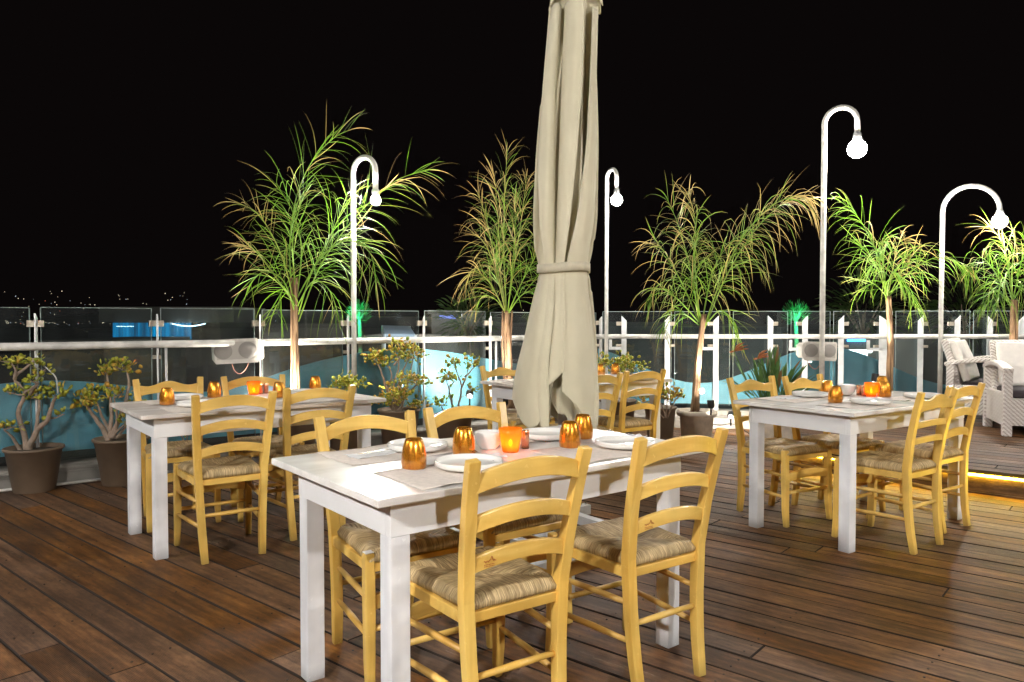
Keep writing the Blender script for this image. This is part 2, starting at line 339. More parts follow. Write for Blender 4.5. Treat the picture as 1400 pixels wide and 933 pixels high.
# ------------------------------------------------------------------ mesh builder
class MB:
    def __init__(s): s.v = []; s.f = []; s.sm = []; s.at = {}
    def add(s, vs, fs, smooth=False):
        o = len(s.v); s.v += [Vector(v) for v in vs]; s.f += [tuple(i+o for i in f) for f in fs]; s.sm += [smooth]*len(fs)
        return o
    def box(s, c, size, rot=None, rz=0.):
        c = Vector(c); h = Vector(size)/2; m = rot or Matrix.Rotation(rz, 3, 'Z')
        vs = [c + m @ Vector((x*h.x, y*h.y, z*h.z)) for x in (-1, 1) for y in (-1, 1) for z in (-1, 1)]
        s.add(vs, [(0, 1, 3, 2), (4, 6, 7, 5), (0, 4, 5, 1), (2, 3, 7, 6), (0, 2, 6, 4), (1, 5, 7, 3)]); return s
    def bar(s, pts, w, d, xdir, smooth=False):
        """rectangular section swept through points; w along xdir, d across"""
        xd = Vector(xdir).normalized(); n = len(pts); P = [Vector(p) for p in pts]; vs = []
        for i, p in enumerate(P):
            t = (P[min(i+1, n-1)]-P[max(i-1, 0)]).normalized()
            x = (xd - t*xd.dot(t)).normalized(); y = t.cross(x)
            ww = w[i] if isinstance(w, (list, tuple)) else w; dd = d[i] if isinstance(d, (list, tuple)) else d
            vs += [p+x*a*ww/2+y*b*dd/2 for a, b in ((-1, -1), (1, -1), (1, 1), (-1, 1))]
        fs = [(3, 2, 1, 0), tuple(4*(n-1)+k for k in range(4))]
        for i in range(n-1):
            for k in range(4): fs.append((4*i+k, 4*i+(k+1) % 4, 4*i+4+(k+1) % 4, 4*i+4+k))
        s.add(vs, fs, smooth); return s
    def tube(s, pts, r, n=8, caps=True):
        P = [Vector(p) for p in pts]; m = len(P); vs = []; ref = None
        for i, p in enumerate(P):
            t = (P[min(i+1, m-1)]-P[max(i-1, 0)]).normalized()
            if ref is None: ref = t.orthogonal().normalized()
            ref = (ref - t*ref.dot(t)).normalized(); y = t.cross(ref)
            rr = r[i] if isinstance(r, (list, tuple)) else r
            vs += [p+(ref*math.cos(2*math.pi*k/n)+y*math.sin(2*math.pi*k/n))*rr for k in range(n)]
        fs = [(n*i+k, n*i+(k+1) % n, n*i+n+(k+1) % n, n*i+n+k) for i in range(m-1) for k in range(n)]
        s.add(vs, fs, True)
        if caps:
            o = len(s.v)-len(vs); s.f += [tuple(o+k for k in reversed(range(n))), tuple(o+n*(m-1)+k for k in range(n))]; s.sm += [False]*2
        return s
    def lathe(s, prof, c=(0, 0, 0), n=28, smooth=True):
        c = Vector(c); vs = []; m = len(prof)
        for r, z in prof: vs += [c+Vector((r*math.cos(2*math.pi*k/n), r*math.sin(2*math.pi*k/n), z)) for k in range(n)]
        fs = [(n*i+k, n*i+(k+1) % n, n*i+n+(k+1) % n, n*i+n+k) for i in range(m-1) for k in range(n)]
        s.add(vs, fs, smooth)
        o = len(s.v)-len(vs)
        if prof[0][0] > 1e-4: s.f.append(tuple(o+k for k in reversed(range(n)))); s.sm.append(False)
        if prof[-1][0] > 1e-4: s.f.append(tuple(o+n*(m-1)+k for k in range(n))); s.sm.append(False)
        return s
    def sphere(s, c, r, n=12, sq=(1, 1, 1)):
        c = Vector(c); vs = []; m = n//2
        for i in range(m+1):
            a = math.pi*i/m
            for k in range(n):
                b = 2*math.pi*k/n; vs.append(c+Vector((r*sq[0]*math.sin(a)*math.cos(b), r*sq[1]*math.sin(a)*math.sin(b), r*sq[2]*math.cos(a))))
        s.add(vs, [(n*i+k, n*i+n+k, n*i+n+(k+1) % n, n*i+(k+1) % n) for i in range(m) for k in range(n)], True); return s
    def build(s, name, mat, parent=None, loc=None, bevel=0., attr=None):
        """loc: world anchor to subtract from world-space vertices"""
        off = Vector(loc) if loc is not None else Vector((0, 0, 0))
        me = bpy.data.meshes.new(name); me.from_pydata([v-off for v in s.v], [], s.f); me.materials.append(mat)
        me.polygons.foreach_set('use_smooth', s.sm)
        if attr:
            a = me.attributes.new(attr[0], 'FLOAT', 'POINT'); a.data.foreach_set('value', attr[1])
        me.validate(); me.update()
        o = bpy.data.objects.new(name, me); C.objects.link(o)
        if parent: o.parent = parent
        elif loc is not None: o.location = off
        if bevel:
            b = o.modifiers.new('bevel', 'BEVEL'); b.width = bevel; b.segments = 2; b.limit_method = 'ANGLE'; b.angle_limit = R(40)
        return o

def tag(o, label=None, cat=None, group=None, kind=None):
    if label: o['label'] = label
    if cat: o['category'] = cat
    if group: o['group'] = group
    if kind: o['kind'] = kind
    return o
def thing(name, label, cat, loc=(0, 0, 0), rz=0., group=None):
    o = bpy.data.objects.new(name, None); C.objects.link(o); o.location = loc; o.rotation_euler = (0, 0, rz); o.empty_display_size = .1
    return tag(o, label, cat, group)
def dup(o, parent=None):
    c = o.copy(); C.objects.link(c)
    if parent: c.parent = parent; c.matrix_parent_inverse = o.matrix_parent_inverse
    for ch in o.children: dup(ch, c)
    return c
def catmull(P, n=6):
    P = [Vector(p) for p in P]; out = []
    for i in range(len(P)-1):
        a, b, c, d = P[max(i-1, 0)], P[i], P[i+1], P[min(i+2, len(P)-1)]
        for k in range(n):
            t = k/n; out.append(.5*((2*b)+(c-a)*t+(2*a-5*b+4*c-d)*t*t+(3*b-a-3*c+d)*t**3))
    out.append(P[-1]); return out

# ------------------------------------------------------------------ setting: fence line, deck, platform
FDIR = Vector((.791, .612, 0)); FN = Vector((.612, -.791, 0))    # along the left fence; towards the terrace
P0 = Vector((-.639*5.5, 5.5, 0)); SP = .1496*5.5
P7 = P0 + FDIR*(SP*7)
GD = Vector((5.46, -.70, 0)).normalized(); GN = Vector((GD.y, -GD.x, 0))     # right fence
PEND = P7 + GD*8.2
LEND = P0 - FDIR*(SP*3)

def deck_mesh(name, z, planes, xr, w=.142, gap=.008, th=.03, mat=None):
    bm = bmesh.new(); col = {}
    n0, n1, l0, l1 = xr; rnd = random.Random(3)
    lay = bm.verts.layers.float_color.new('tint')
    k = n0
    while k < n1:
        s = l0 - rnd.random()*2
        while s < l1:
            e = s + rnd.uniform(3.6, 5.4)
            c = (rnd.random(), rnd.random(), rnd.random(), 1)
            vs = []
            dz = rnd.uniform(-.0015, .0015)
            for zz in (z-th, z+dz):
                for a, b in ((s+.002, k), (e-.002, k), (e-.002, k+w-gap), (s+.002, k+w-gap)):
                    v = bm.verts.new(BD*a+BN*b+Vector((0, 0, zz))); v[lay] = c; vs.append(v)
            for f in ((0, 3, 2, 1), (4, 5, 6, 7), (0, 1, 5, 4), (1, 2, 6, 5), (2, 3, 7, 6), (3, 0, 4, 7)): bm.faces.new([vs[i] for i in f])
            s = e
        k += w
    for co, no in planes:
        bmesh.ops.bisect_plane(bm, geom=bm.verts[:]+bm.edges[:]+bm.faces[:], plane_co=co, plane_no=no, clear_outer=True)
        ed = [e for e in bm.edges if e.is_boundary]
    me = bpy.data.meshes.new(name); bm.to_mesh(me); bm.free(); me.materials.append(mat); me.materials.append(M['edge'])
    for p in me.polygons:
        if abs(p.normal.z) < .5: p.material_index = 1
    o = bpy.data.objects.new(name, me); C.objects.link(o)
    b = o.modifiers.new('bevel', 'BEVEL'); b.width = .0025; b.segments = 1; b.limit_method = 'ANGLE'
    return o
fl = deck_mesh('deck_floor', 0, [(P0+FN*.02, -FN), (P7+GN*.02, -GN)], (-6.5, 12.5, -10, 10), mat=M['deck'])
sc = MB()
for j in range(-12, 14):
    for k in range(8, 46):
        for q in (.035, .100):
            p = BD*(j*.55+.02*math.sin(k*7.3+j))+BN*(-10+.142*round(((k*.142)+10+0)/.142)+q-.0) if 0 else BD*(j*.55+.012*math.sin(k*7.3+j))+BN*(-6.5+.142*(k+22)+q)
            if p.y < .8 or p.y > 5.2 or abs(p.x) > 4.2 or (p-P0).dot(-FN) > -.3: continue
            sc.tube([p+Vector((0, 0, -.004)), p+Vector((0, 0, .0025))], .0042, 8)
so = sc.build('deck_screws', simple('rusty_screw', (.05, .035, .028), .6, metal=.4)); tag(so, 'small dark screw heads along the deck boards', kind='structure')
tag(fl, 'brown ribbed wooden deck boards running diagonally under the tables', kind='structure')
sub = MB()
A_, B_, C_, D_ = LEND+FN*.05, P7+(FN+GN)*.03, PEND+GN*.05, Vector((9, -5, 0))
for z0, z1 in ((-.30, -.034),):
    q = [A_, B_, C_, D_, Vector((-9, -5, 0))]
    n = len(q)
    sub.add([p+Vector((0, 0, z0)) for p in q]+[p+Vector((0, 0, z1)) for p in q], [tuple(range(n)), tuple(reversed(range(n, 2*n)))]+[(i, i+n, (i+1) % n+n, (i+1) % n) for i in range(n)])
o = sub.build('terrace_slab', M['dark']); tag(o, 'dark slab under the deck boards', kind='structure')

# raised platform on the right
E0 = on_h(1400, 681.5); E1 = on_h(1085, 643)
E0 = E1 - BD*((E1-E0).length+3.2)
PH = .17
LEFTN = Vector((-.93, .37, 0)).normalized(); LB = E1 - LEFTN*.02
pln = [(E1, -BN), (LB, LEFTN), (P7+GN*.05, -GN)]
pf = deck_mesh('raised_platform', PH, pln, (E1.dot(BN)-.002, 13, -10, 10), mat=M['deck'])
tag(pf, 'raised wooden deck platform carrying the white wicker chairs', kind='structure')
ri = MB()
ed = -BD
ctr = (E0+E1)/2 + BN*.02
ln = (E0-E1).length
ang = math.atan2(BD.y, BD.x)
ri.box((ctr.x, ctr.y, .064), (ln, .02, .128), rz=ang)
ri.box(tuple((E1+E0)/2+BN*.012+Vector((0, 0, .006))), (ln, .03, .012), rz=ang)
o = ri.build('platform_riser', M['deck']); tag(o, kind='structure')
# left cheek of the platform
lk = MB(); ldir = Vector((.37, .93, 0)).normalized()
lk.box(tuple(E1+ldir*1.2+Vector((.02, 0, .068))), (2.4, .02, .136), rz=math.atan2(ldir.y, ldir.x)); o = lk.build('platform_cheek', M['deck']); tag(o, kind='structure')
led = MB(); led.box(tuple((E0+E1)/2+BN*.005+Vector((0, 0, .131))), (ln, .016, .014), rz=ang)
o = led.build('light_strip', M['led'], loc=(E0+E1)/2); tag(o, 'glowing yellow light strip under the edge of the raised deck', 'light strip')

# curb / ledge under the glass
def prism(mb, a, b, prof, nrm):
    """profile [(offset towards terrace, z)] swept from a to b"""
    n = len(prof); vs = [a+nrm*o_+Vector((0, 0, z)) for o_, z in prof]+[b+nrm*o_+Vector((0, 0, z)) for o_, z in prof]
    mb.add(vs, [tuple(range(n)), tuple(reversed(range(n, 2*n)))]+[(i, (i+1) % n, (i+1) % n+n, i+n) for i in range(n)])
cb = MB(); prism(cb, LEND, P7+FDIR*.05, [(-.12, -.3), (-.12, .15), (.10, .15), (.12, .135), (.12, .118), (.10, .112), (.10, .095), (.085, .09), (.085, .02), (.085, -.3)], FN)
o = cb.build('grey_curb', M['curb'], loc=P0); tag(o, 'low grey moulded curb along the left glass fence', 'curb')
cb = MB(); prism(cb, P7-GD*.15, PEND, [(-.12, -.3), (-.12, .17), (.12, .17), (.12, .12), (.42, .12), (.42, .08), (.40, .08), (.40, -.3)], GN)
o = cb.build('stone_ledge', M['stone'], loc=P7); tag(o, 'stepped stone ledge below the right glass fence', 'ledge')
pp = MB(); pp.tube([LEND+FN*.15+Vector((0, 0, .028)), P0+FDIR*1.05+FN*.15+Vector((0, 0, .018))], .011, 10)
o = pp.build('floor_pipe', M['pipe'], loc=LEND); tag(o, 'thin white pipe lying along the foot of the curb between the plant pots', 'pipe')

# ------------------------------------------------------------------ fences
RAILZ, TOPZ = 1.035, 1.325
def arc_h(s):
    pts = [(-3, .72), (-1.5, .60), (.05, .80), (.9, .66), (1.35, .585), (1.62, .69), (1.95, .80), (2.45, .90), (3.0, .965), (3.5, .925), (4.2, .80), (4.9, .69), (5.5, .70), (6.3, .86), (7.05, .93)]
    for (a, x), (b, y) in zip(pts, pts[1:]):
        if s <= b:
            t = (s-a)/(b-a); t = t*t*(3-2*t) if 0 else t; return x+(y-x)*t
    return pts[-1][1]
def smooth_h(s): return sum(arc_h(s+d) for d in (-.3, -.2, -.1, 0, .1, .2, .3))/7

def blade_post(mb, p, dirv, w, t, top, slant=.035):
    d = dirv.normalized(); q = Vector((-d.y, d.x, 0))
    pts = [(-w/2, .15, 0), (w/2, .15, 0), (w/2, top, 0), (-w/2, top-slant, 0)]
    vs = [p+d*a+q*t/2*sg+Vector((0, 0, z)) for sg in (-1, 1) for a, z, _ in pts]
    mb.add(vs, [(0, 1, 2, 3), (7, 6, 5, 4), (0, 4, 5, 1), (1, 5, 6, 2), (2, 6, 7, 3), (3, 7, 4, 0)])

lf = thing('glass_fence', 'left glass fence with white handrail and a blue wave along its foot', 'glass fence', P0)
for k in range(-3, 7):
    a = P0+FDIR*(SP*k+.035); b = P0+FDIR*(SP*(k+1)-.035)
    for nm, z0, z1 in (('glass_panel', .19, TOPZ-.005+.004*math.sin(k*2.1)),):
        mb = MB(); mid = (a+b)/2+Vector((0, 0, (z0+z1)/2))
        mb.box(mid, ((b-a).length, .010, z1-z0), rz=math.atan2(FDIR.y, FDIR.x))
        pn = mb.build(nm, M['pane'], lf, P0)
        e = MB()
        for q0, q1 in ((a+Vector((0, 0, z1)), b+Vector((0, 0, z1))), (a+Vector((0, 0, z0)), a+Vector((0, 0, z1))), (b+Vector((0, 0, z0)), b+Vector((0, 0, z1)))):
            e.tube([q0, q1], .0042, 4)
        ee = e.build('panel_edge', M['pane_edge'], pn, P0)
for k in range(-3, 8):
    p = P0+FDIR*(SP*k); mb = MB()
    blade_post(mb, p+FN*.045, Vector((.35, -.94, 0)), .055, .012, TOPZ-.05)
    po = mb.build('fence_post', M['postmetal'], lf, P0)
    for z in (1.20, .93):
        cl = MB(); cl.box(p+Vector((0, 0, z)), (.11 if z > 1 else .06, .034, .05 if z > 1 else .03), rz=math.atan2(FDIR.y, FDIR.x))
        cl.tube([p+Vector((0, 0, z)), p+FN*.03+Vector((0, 0, z))], .008, 8)
        cl.build('clamp', M['clamp'], po, P0, bevel=.003)
    if k in (1, 3, 5):
        e2 = MB(); e2.tube([p+FDIR*.055+FN*.075+Vector((0, 0, .15)), p+FDIR*.055+FN*.075+Vector((0, 0, RAILZ))], .011, 8); e2.build('support_tube', M['postmetal'], lf, P0)
mb = MB(); mb.tube([LEND+FN*.085+Vector((0, 0, RAILZ)), P7+(FN+GN)*.06+Vector((0, 0, RAILZ))], .029, 14); mb.build('handrail', M['pipe'], lf, P0)
wv = MB(); n = 120; s0, s1 = -3*SP, 7*SP; vs = []
for off in (-.02, -.035):
    for i in range(n+1):
        s = s0+(s1-s0)*i/n; q = P0+FDIR*s+FN*off
        vs += [q+Vector((0, 0, .235)), q+Vector((0, 0, smooth_h(s)))]
m2 = 2*(n+1); fs = []
for i in range(n):
    a = 2*i; fs += [(a, a+2, a+3, a+1), (m2+a, m2+a+1, m2+a+3, m2+a+2), (a+1, a+3, m2+a+3, m2+a+1), (a, m2+a, m2+a+2, a+2)]
wv.add(vs, fs); wv.build('wave_panel', M['wave'], lf, P0)

rf = thing('glass_fence', 'right glass fence of white slanted posts behind the palms and the raised deck', 'glass fence', P7)
def on_right(px):      # point of the right fence line seen at this column
    u = (px-700)/F_PX/(math.cos(PITCH)); return P7 + GD*((u*P7.y-P7.x)/(GD.x-u*GD.y))
gaps = [on_right(x) for x in (822, 920, 1000, 1079, 1137, 1222, 1328, 1440, 1560)]
ga = math.atan2(GD.y, GD.x)
for a, b in zip(gaps, gaps[1:]):
    a2 = a+GD*.02; b2 = b-GD*.02; z0, z1 = .22, TOPZ+.01
    mb = MB(); mb.box((a2+b2)/2+Vector((0, 0, (z0+z1)/2)), ((b2-a2).length, .010, z1-z0), rz=ga); pn = mb.build('glass_panel', M['pane'], rf, P7)
    e = MB()
    for q0, q1 in ((a2+Vector((0, 0, z1)), b2+Vector((0, 0, z1))), (a2+Vector((0, 0, z0)), a2+Vector((0, 0, z1))), (b2+Vector((0, 0, z0)), b2+Vector((0, 0, z1)))):
        e.tube([q0, q1], .0045, 4)
    e.build('panel_edge', M['pane_edge'], pn, P7)
for i, x in enumerate((853, 912, 978, 1052, 1099, 1148, 1205, 1256, 1306, 1350, 1393, 1450)):
    p = on_right(x)+GN*.05; mb = MB()
    w = .085 if x in (1205,) else .06
    blade_post(mb, p, GD*(1 if i % 3 else -1), w, .012, TOPZ-.04, .06)
    po = mb.build('fence_post', M['metal_white'], rf, P7)
    sg = 1 if i % 2 else -1
    for z in (1.19, .93):
        cl = MB(); cl.box(p-GN*.03+GD*sg*.05+Vector((0, 0, z)), (.08, .03, .045 if z > 1 else .03), rz=ga); cl.build('clamp', M['clamp'], po, P7, bevel=.003)
    if i % 2 == 0 or x == 1205:
        br = MB(); q = p-GD*.09
        br.box(q+Vector((0, 0, RAILZ-.14)), (.18, .012, .035), rz=ga); br.box(q-GD*.07+Vector((0, 0, RAILZ-.085)), (.035, .012, .10), rz=ga); br.build('bracket', M['metal_white'], po, P7)
mb = MB(); mb.tube([P7+(FN+GN)*.06+Vector((0, 0, RAILZ+.003)), PEND+GN*.10+Vector((0, 0, RAILZ+.02))], .027, 14); mb.build('handrail', M['pipe'], rf, P7)
wv = MB(); vs = []; n = 80; SL = 7.5
for off in (-.03, -.045):
    for i in range(n+1):
        s = SL*i/n; q = P7+GD*s+GN*off
        h = .70+.22*math.cos((s+.25)*2*math.pi/2.9)
        vs += [q+Vector((0, 0, .235)), q+Vector((0, 0, max(.26, h)))]
m2 = 2*(n+1); fs = []
for i in range(n):
    a = 2*i; fs += [(a, a+2, a+3, a+1), (m2+a, m2+a+1, m2+a+3, m2+a+2), (a+1, a+3, m2+a+3, m2+a+1), (a, m2+a, m2+a+2, a+2)]
wv.add(vs, fs); wv.build('wave_panel', M['wave'], rf, P7)

# ------------------------------------------------------------------ lamp posts
def lamp_light(name, loc, energy, radius=.09, col=(1, .96, .91)):
    l = bpy.data.lights.new(name, 'POINT'); l.energy = energy; l.shadow_soft_size = radius; l.color = col
    o = bpy.data.objects.new(name, l); C.objects.link(o); o.location = loc; return o
def lamp_post(base, top, reach, drop, adir, label, energy, rr=.024, globe=.085, z0=.0, ext=.0, group='lamp posts with bent tops around the terrace'):
    adir = Vector(adir).normalized(); t = thing('lamp_post', label, 'lamp post', base, group=group)
    rad = reach/2; pts = [Vector((0, 0, z0)), Vector((0, 0, (top-rad)*.5)), Vector((0, 0, top-rad*1.15))]
    for i in range(0, 15):
        a = math.pi*i/14; pts.append(adir*(rad-rad*math.cos(a))+Vector((0, 0, top-rad+rad*math.sin(a))) if True else None)
    if ext: pts.append(pts[-1]-Vector((0, 0, ext)))
    tail = pts[-1]; mb = MB(); mb.tube(pts[:2]+pts[2:], rr, 12)
    mb.build('pole', M['pipe'], t)
    cz = max(drop, .05)
    mb = MB(); mb.lathe([(rr*.9, 0.0), (rr*1.3, .0), (rr*1.5, -cz*.25), (globe*.6, -cz*.55), (globe*.62, -cz*.6)], tail+Vector((0, 0, .01))); mb.build('lamp_holder', M['metal_white'], t)
    gl = MB(); c = tail+Vector((0, 0, -cz*.6-globe*.62)); gl.sphere(c, globe, 20); gl.build('globe', M['bulb'], t)
    mb = MB(); mb.lathe([(rr*2.6, z0), (rr*2.6, z0+.012), (rr*1.3, z0+.02), (rr*1.2, z0+.05)]); mb.build('base_flange', M['metal_white'], t)
    w = Vector(base)+c
    li = lamp_light('globe_light', (0, 0, 0), energy, globe*1.12); li.parent = t; li.location = c
    return t
def pole_at(px, y): v = at(px, 466, y); return Vector((v.x, v.y, 0))
W_VIS = 155
l1 = pole_at(484, 6.95)
lamp_post(l1, 2.72, .27, .10, (.85, -.5, 0), 'lamp post rising through the feathery palm beside the beige parasol at left', W_VIS, globe=.045, ext=.18)
lamp_post(pole_at(829, 8.7), 2.96, .20, .12, (.45, -.9, 0), 'slim lamp post standing just right of the beige parasol, its hook seen edge on', W_VIS, rr=.022, globe=.065, ext=.15)
lamp_post(pole_at(1124, 7.75), 3.40, .31, .16, (.86, -.5, 0), 'tallest lamp post, its bright globe high beside the grey loudspeaker', W_VIS*1.2, rr=.027, globe=.092, ext=.13)
lamp_post(pole_at(1286, 8.25)+Vector((0, 0, PH)), 2.52, .54, .10, (.93, -.36, 0), 'low wide-arched lamp post beside the white wicker chair', W_VIS, rr=.025, globe=.075, ext=.02)
# posts of the same row that stand round the terrace behind and beside the camera
for (x, y, e, d, lb) in ((-2.6, -1.6, 820, (1, .6, 0), 'lamp post behind the viewer at the left corner of the terrace'),
                         (2.4, -2.6, 640, (-.6, 1, 0), 'lamp post behind the viewer at the right of the terrace'),
                         (-5.2, 1.9, 300, (1, 0, 0), 'lamp post beyond the left edge of the picture beside the deck'),
                         (6.4, 2.0, 560, (-1, 0, 0), 'lamp post beyond the right edge of the picture beside the step')):
    lamp_post(Vector((x, y, 0)), 3.3, .5, .12, d, lb, e, rr=.025, globe=.065)

# small ground spotlights
def spotlight(loc, aim, label, energy, size=R(75), r=.035, col=(1, .94, .82), blend=.6):
    t = thing('spotlight', label, 'spotlight', loc, group='small garden spotlights')
    d = (Vector(aim)-Vector(loc)).normalized(); h = Vector((0, 0, .11))
    mb = MB(); mb.tube([(0, 0, 0), (0, 0, .09)], .008, 8); mb.build('stake', M['rubber'], t)
    mb = MB(); mb.tube([h-d*.05, h-d*.03, h+d*.03], [r*.6, r, r], 14, caps=False); mb.build('housing', M['rubber'], t)
    mb = MB(); mb.tube([h+d*.018, h+d*.022], r*.95, 14); mb.build('lens', M['lens'], t)
    l = bpy.data.lights.new('spot_beam', 'SPOT'); l.energy = energy; l.spot_size = size; l.spot_blend = blend; l.shadow_soft_size = .03; l.color = col
    o = bpy.data.objects.new('spot_beam', l); C.objects.link(o); o.parent = t; o.location = h+d*.06; o.rotation_euler = d.to_track_quat('-Z', 'Y').to_euler()
    return t

# ------------------------------------------------------------------ tables
TW, TL = .765, 1.364
def make_table(x, y, th, label, old=False):
    t = thing('dining_table', label, 'table', (x, y, 0), th, 'white wooden dining tables')
    mt = M['top_old'] if old else M['top']
    mb = MB(); mb.box((TL/2, TW/2, .739), (TL, TW, .022)); mb.build('tabletop', mt, t, bevel=.003)
    ox, oy = .07, .062
    mb = MB(); z = .676; h = .104
    mb.box((TL/2, oy+.0125, z), (TL-2*ox, .025, h)); mb.box((TL/2, TW-oy-.0125, z), (TL-2*ox, .025, h))
    mb.box((ox+.0125, TW/2, z), (.025, TW-2*oy-.052, h)); mb.box((TL-ox-.0125, TW/2, z), (.025, TW-2*oy-.052, h)); mb.build('apron', M['white'], t, bevel=.002)
    for a in (ox+.033, TL-ox-.033):
        for b in (oy+.033, TW-oy-.033):
            lg = MB(); lg.box((a, b, .312), (.062, .062, .624)); lg.build('leg', M['whiteleg'], t, bevel=.003)
    return t
TN = (-.349, 1.929, .664); TLf = (-1.828, 3.667, .673); TR = (1.74, 3.782, .598); TF = (.198, 5.227, .629)
make_table(*TN, 'nearest white dining table, laid with plates and a lit candle, in front of the parasol')
make_table(*TLf, 'worn white dining table at the left, near the jade plants', old=True)
make_table(*TR, 'white dining table at the right, beside the raised deck', old=False)
make_table(*TF, 'small far white table partly hidden behind the closed parasol', old=True)

# ------------------------------------------------------------------ chairs
def rail_mesh(z, hh, sp, mid_up, mid_back, scallop=0., y0=-.03, n=18, th=.017):
    mb = MB(); vs = []; 
    for i in range(n+1):
        t = -1+2*i/n; x = sp*t
        y = y0-mid_back*(1-t*t)
        lo = z-hh/2+mid_up*(1-t*t); hi = z+hh/2+mid_up*(1-t*t)
        if scallop:
            lo = z-hh/2+.018*(1-t*t); a = abs(t)
            hi = z+hh*.28+scallop*(.5+.5*math.cos(math.pi*min(1, a/.72))) + .010*max(0, (a-.72)/.28)
        for yy, zz in ((y-th/2, lo), (y-th/2, hi), (y+th/2, hi), (y+th/2, lo)): vs.append((x, yy, zz))
    fs = [(0, 1, 2, 3), tuple(4*n+k for k in (3, 2, 1, 0))]
    for i in range(n):
        for k in range(4): fs.append((4*i+k, 4*i+4+k, 4*i+4+(k+1) % 4, 4*i+(k+1) % 4))
    mb.add(vs, fs); return mb
def backy(z):      # profile of the rear leg
    pts = [(0, -.028), (.12, -.010), (.25, .002), (.45, .004), (.6, -.018), (.74, -.048), (.86, -.080)]
    for (a, x), (b, y) in zip(pts, pts[1:]):
        if z <= b: return x+(y-x)*(z-a)/(b-a)
    return pts[-1][1]
def backx(z): return .142+.022*max(0, z-.0)/.45 if z < .45 else .164+.026*(z-.45)/.40
def make_chair(scal=False):
    t = thing('taverna_chair', 'x', 'chair')
    for s in (-1, 1):
        zs = [0, .06, .12, .2, .28, .36, .45, .53, .6, .68, .76, .83, .853]
        mb = MB(); mb.bar([(s*backx(z), backy(z), z) for z in zs], [.033, .035, .036, .036, .036, .036, .036, .036, .036, .037, .037, .037, .036], [.027, .029, .031, .033, .034, .035, .035, .034, .032, .030, .028, .027, .025], (1, 0, 0))
        mb.build('rear_leg', M['chair_v'], t, bevel=.0025)
        mb = MB(); mb.bar([(s*.190, .388, 0), (s*.188, .378, .10), (s*.187, .375, .25), (s*.187, .372, .38), (s*.187, .370, .452)], [.028, .033, .036, .036, .034], [.028, .033, .036, .036, .034], (1, 0, 0))
        mb.build('front_leg', M['chair_v'], t, bevel=.005)
    if scal:
        specs = [(.785, .075, .012, .022, .030), (.672, .032, .012, .02, 0), (.585, .032, .012, .02, 0)]
    else:
        specs = [(.786, .054, .034, .034, 0), (.668, .045, .030, .030, 0), (.552, .045, .028, .028, 0)]
    for z, hh, up, bk, sc in specs:
        r = rail_mesh(z, hh, backx(z)-.012, up, bk, sc, backy(z), th=.018); r.build('back_rail', M['chair_h'], t, bevel=.003)
    # seat frame rails under the rush
    mb = MB()
    for s in (-1, 1): mb.bar([(s*.166, .01, .405), (s*.183, .365, .405)], .018, .034, (1, 0, 0))
    mb.bar([(-.16, .008, .402), (.16, .008, .402)], .030, .018, (0, 0, 1)); mb.bar([(-.18, .372, .402), (.18, .372, .402)], .030, .018, (0, 0, 1))
    mb.build('seat_frame', M['chair_h'], t, bevel=.003)
    # rush seat
    mb = MB(); n = 26; vs = []
    def P(u, v):
        w = .152+(.187-.152)*v; return Vector((w*u, -.002+.392*v, 0))
    top = []; 
    for j in range(n+1):
        for i in range(n+1):
            u = -1+2*i/n; v = j/n; vv = 2*v-1
            e = max(abs(u), abs(vv)); p = P(u*1.03, .5+.5*vv*1.0)
            rim = math.sqrt(max(0, 1-max(0, (e-.80)/.20)**2))
            diag = abs(abs(u)-abs(vv)); dip = .012*math.exp(-(diag/.07)**2)*min(1, e*1.6)
            z = .440+.024*rim-.016*(1-e)**1.2-dip*.9+.0025*noise.noise(Vector((u*9, v*9, 3)))
            vs.append((p.x, p.y, z)); 
    m = (n+1)**2
    for j in range(n+1):
        for i in range(n+1):
            u = -1+2*i/n; v = j/n; p = P(u*1.03, v); vs.append((p.x*.985, .19+(p.y-.19)*.985, .424 if max(abs(u), abs(2*v-1)) > .99 else .418))
    fs = []
    I = lambda i, j, k=0: k*m+j*(n+1)+i
    for j in range(n):
        for i in range(n):
            fs.append((I(i, j), I(i+1, j), I(i+1, j+1), I(i, j+1))); fs.append((I(i, j, 1), I(i, j+1, 1), I(i+1, j+1, 1), I(i+1, j, 1)))
    for i in range(n):
        fs += [(I(i, 0), I(i, 0, 1), I(i+1, 0, 1), I(i+1, 0)), (I(i+1, n), I(i+1, n, 1), I(i, n, 1), I(i, n)),
               (I(0, i+1), I(0, i+1, 1), I(0, i, 1), I(0, i)), (I(n, i), I(n, i, 1), I(n, i+1, 1), I(n, i+1))]
    mb.add(vs, fs, True); mb.build('seat', M['rush'], t)
    # stretchers
    for s in (-1, 1):
        for z in (.175, .300):
            mb = MB(); mb.tube([(s*.150, .01, z), (s*.168, .18, z+.001), (s*.188, .37, z)], [.0085, .0115, .0085], 10); mb.build('stretcher', M['chair_y'], t)
    mb = MB(); mb.tube([(-.15, backy(.235), .235), (0, backy(.235), .235), (.15, backy(.235), .235)], [.0085, .0115, .0085], 10); mb.build('stretcher', M['chair_h'], t)
    mb = MB(); mb.tube([(-.187, .378, .20), (.187, .378, .20)], .0105, 10); mb.build('stretcher', M['chair_h'], t)
    r = rail_mesh(.285, .05, .180, .022, -.006, 0, .376, th=.016); r.build('front_rail', M['chair_h'], t, bevel=.003)
    return t
protoA = make_chair(False); protoB = make_chair(True); usedA = usedB = False
CG = 'yellow taverna chairs with woven rush seats'
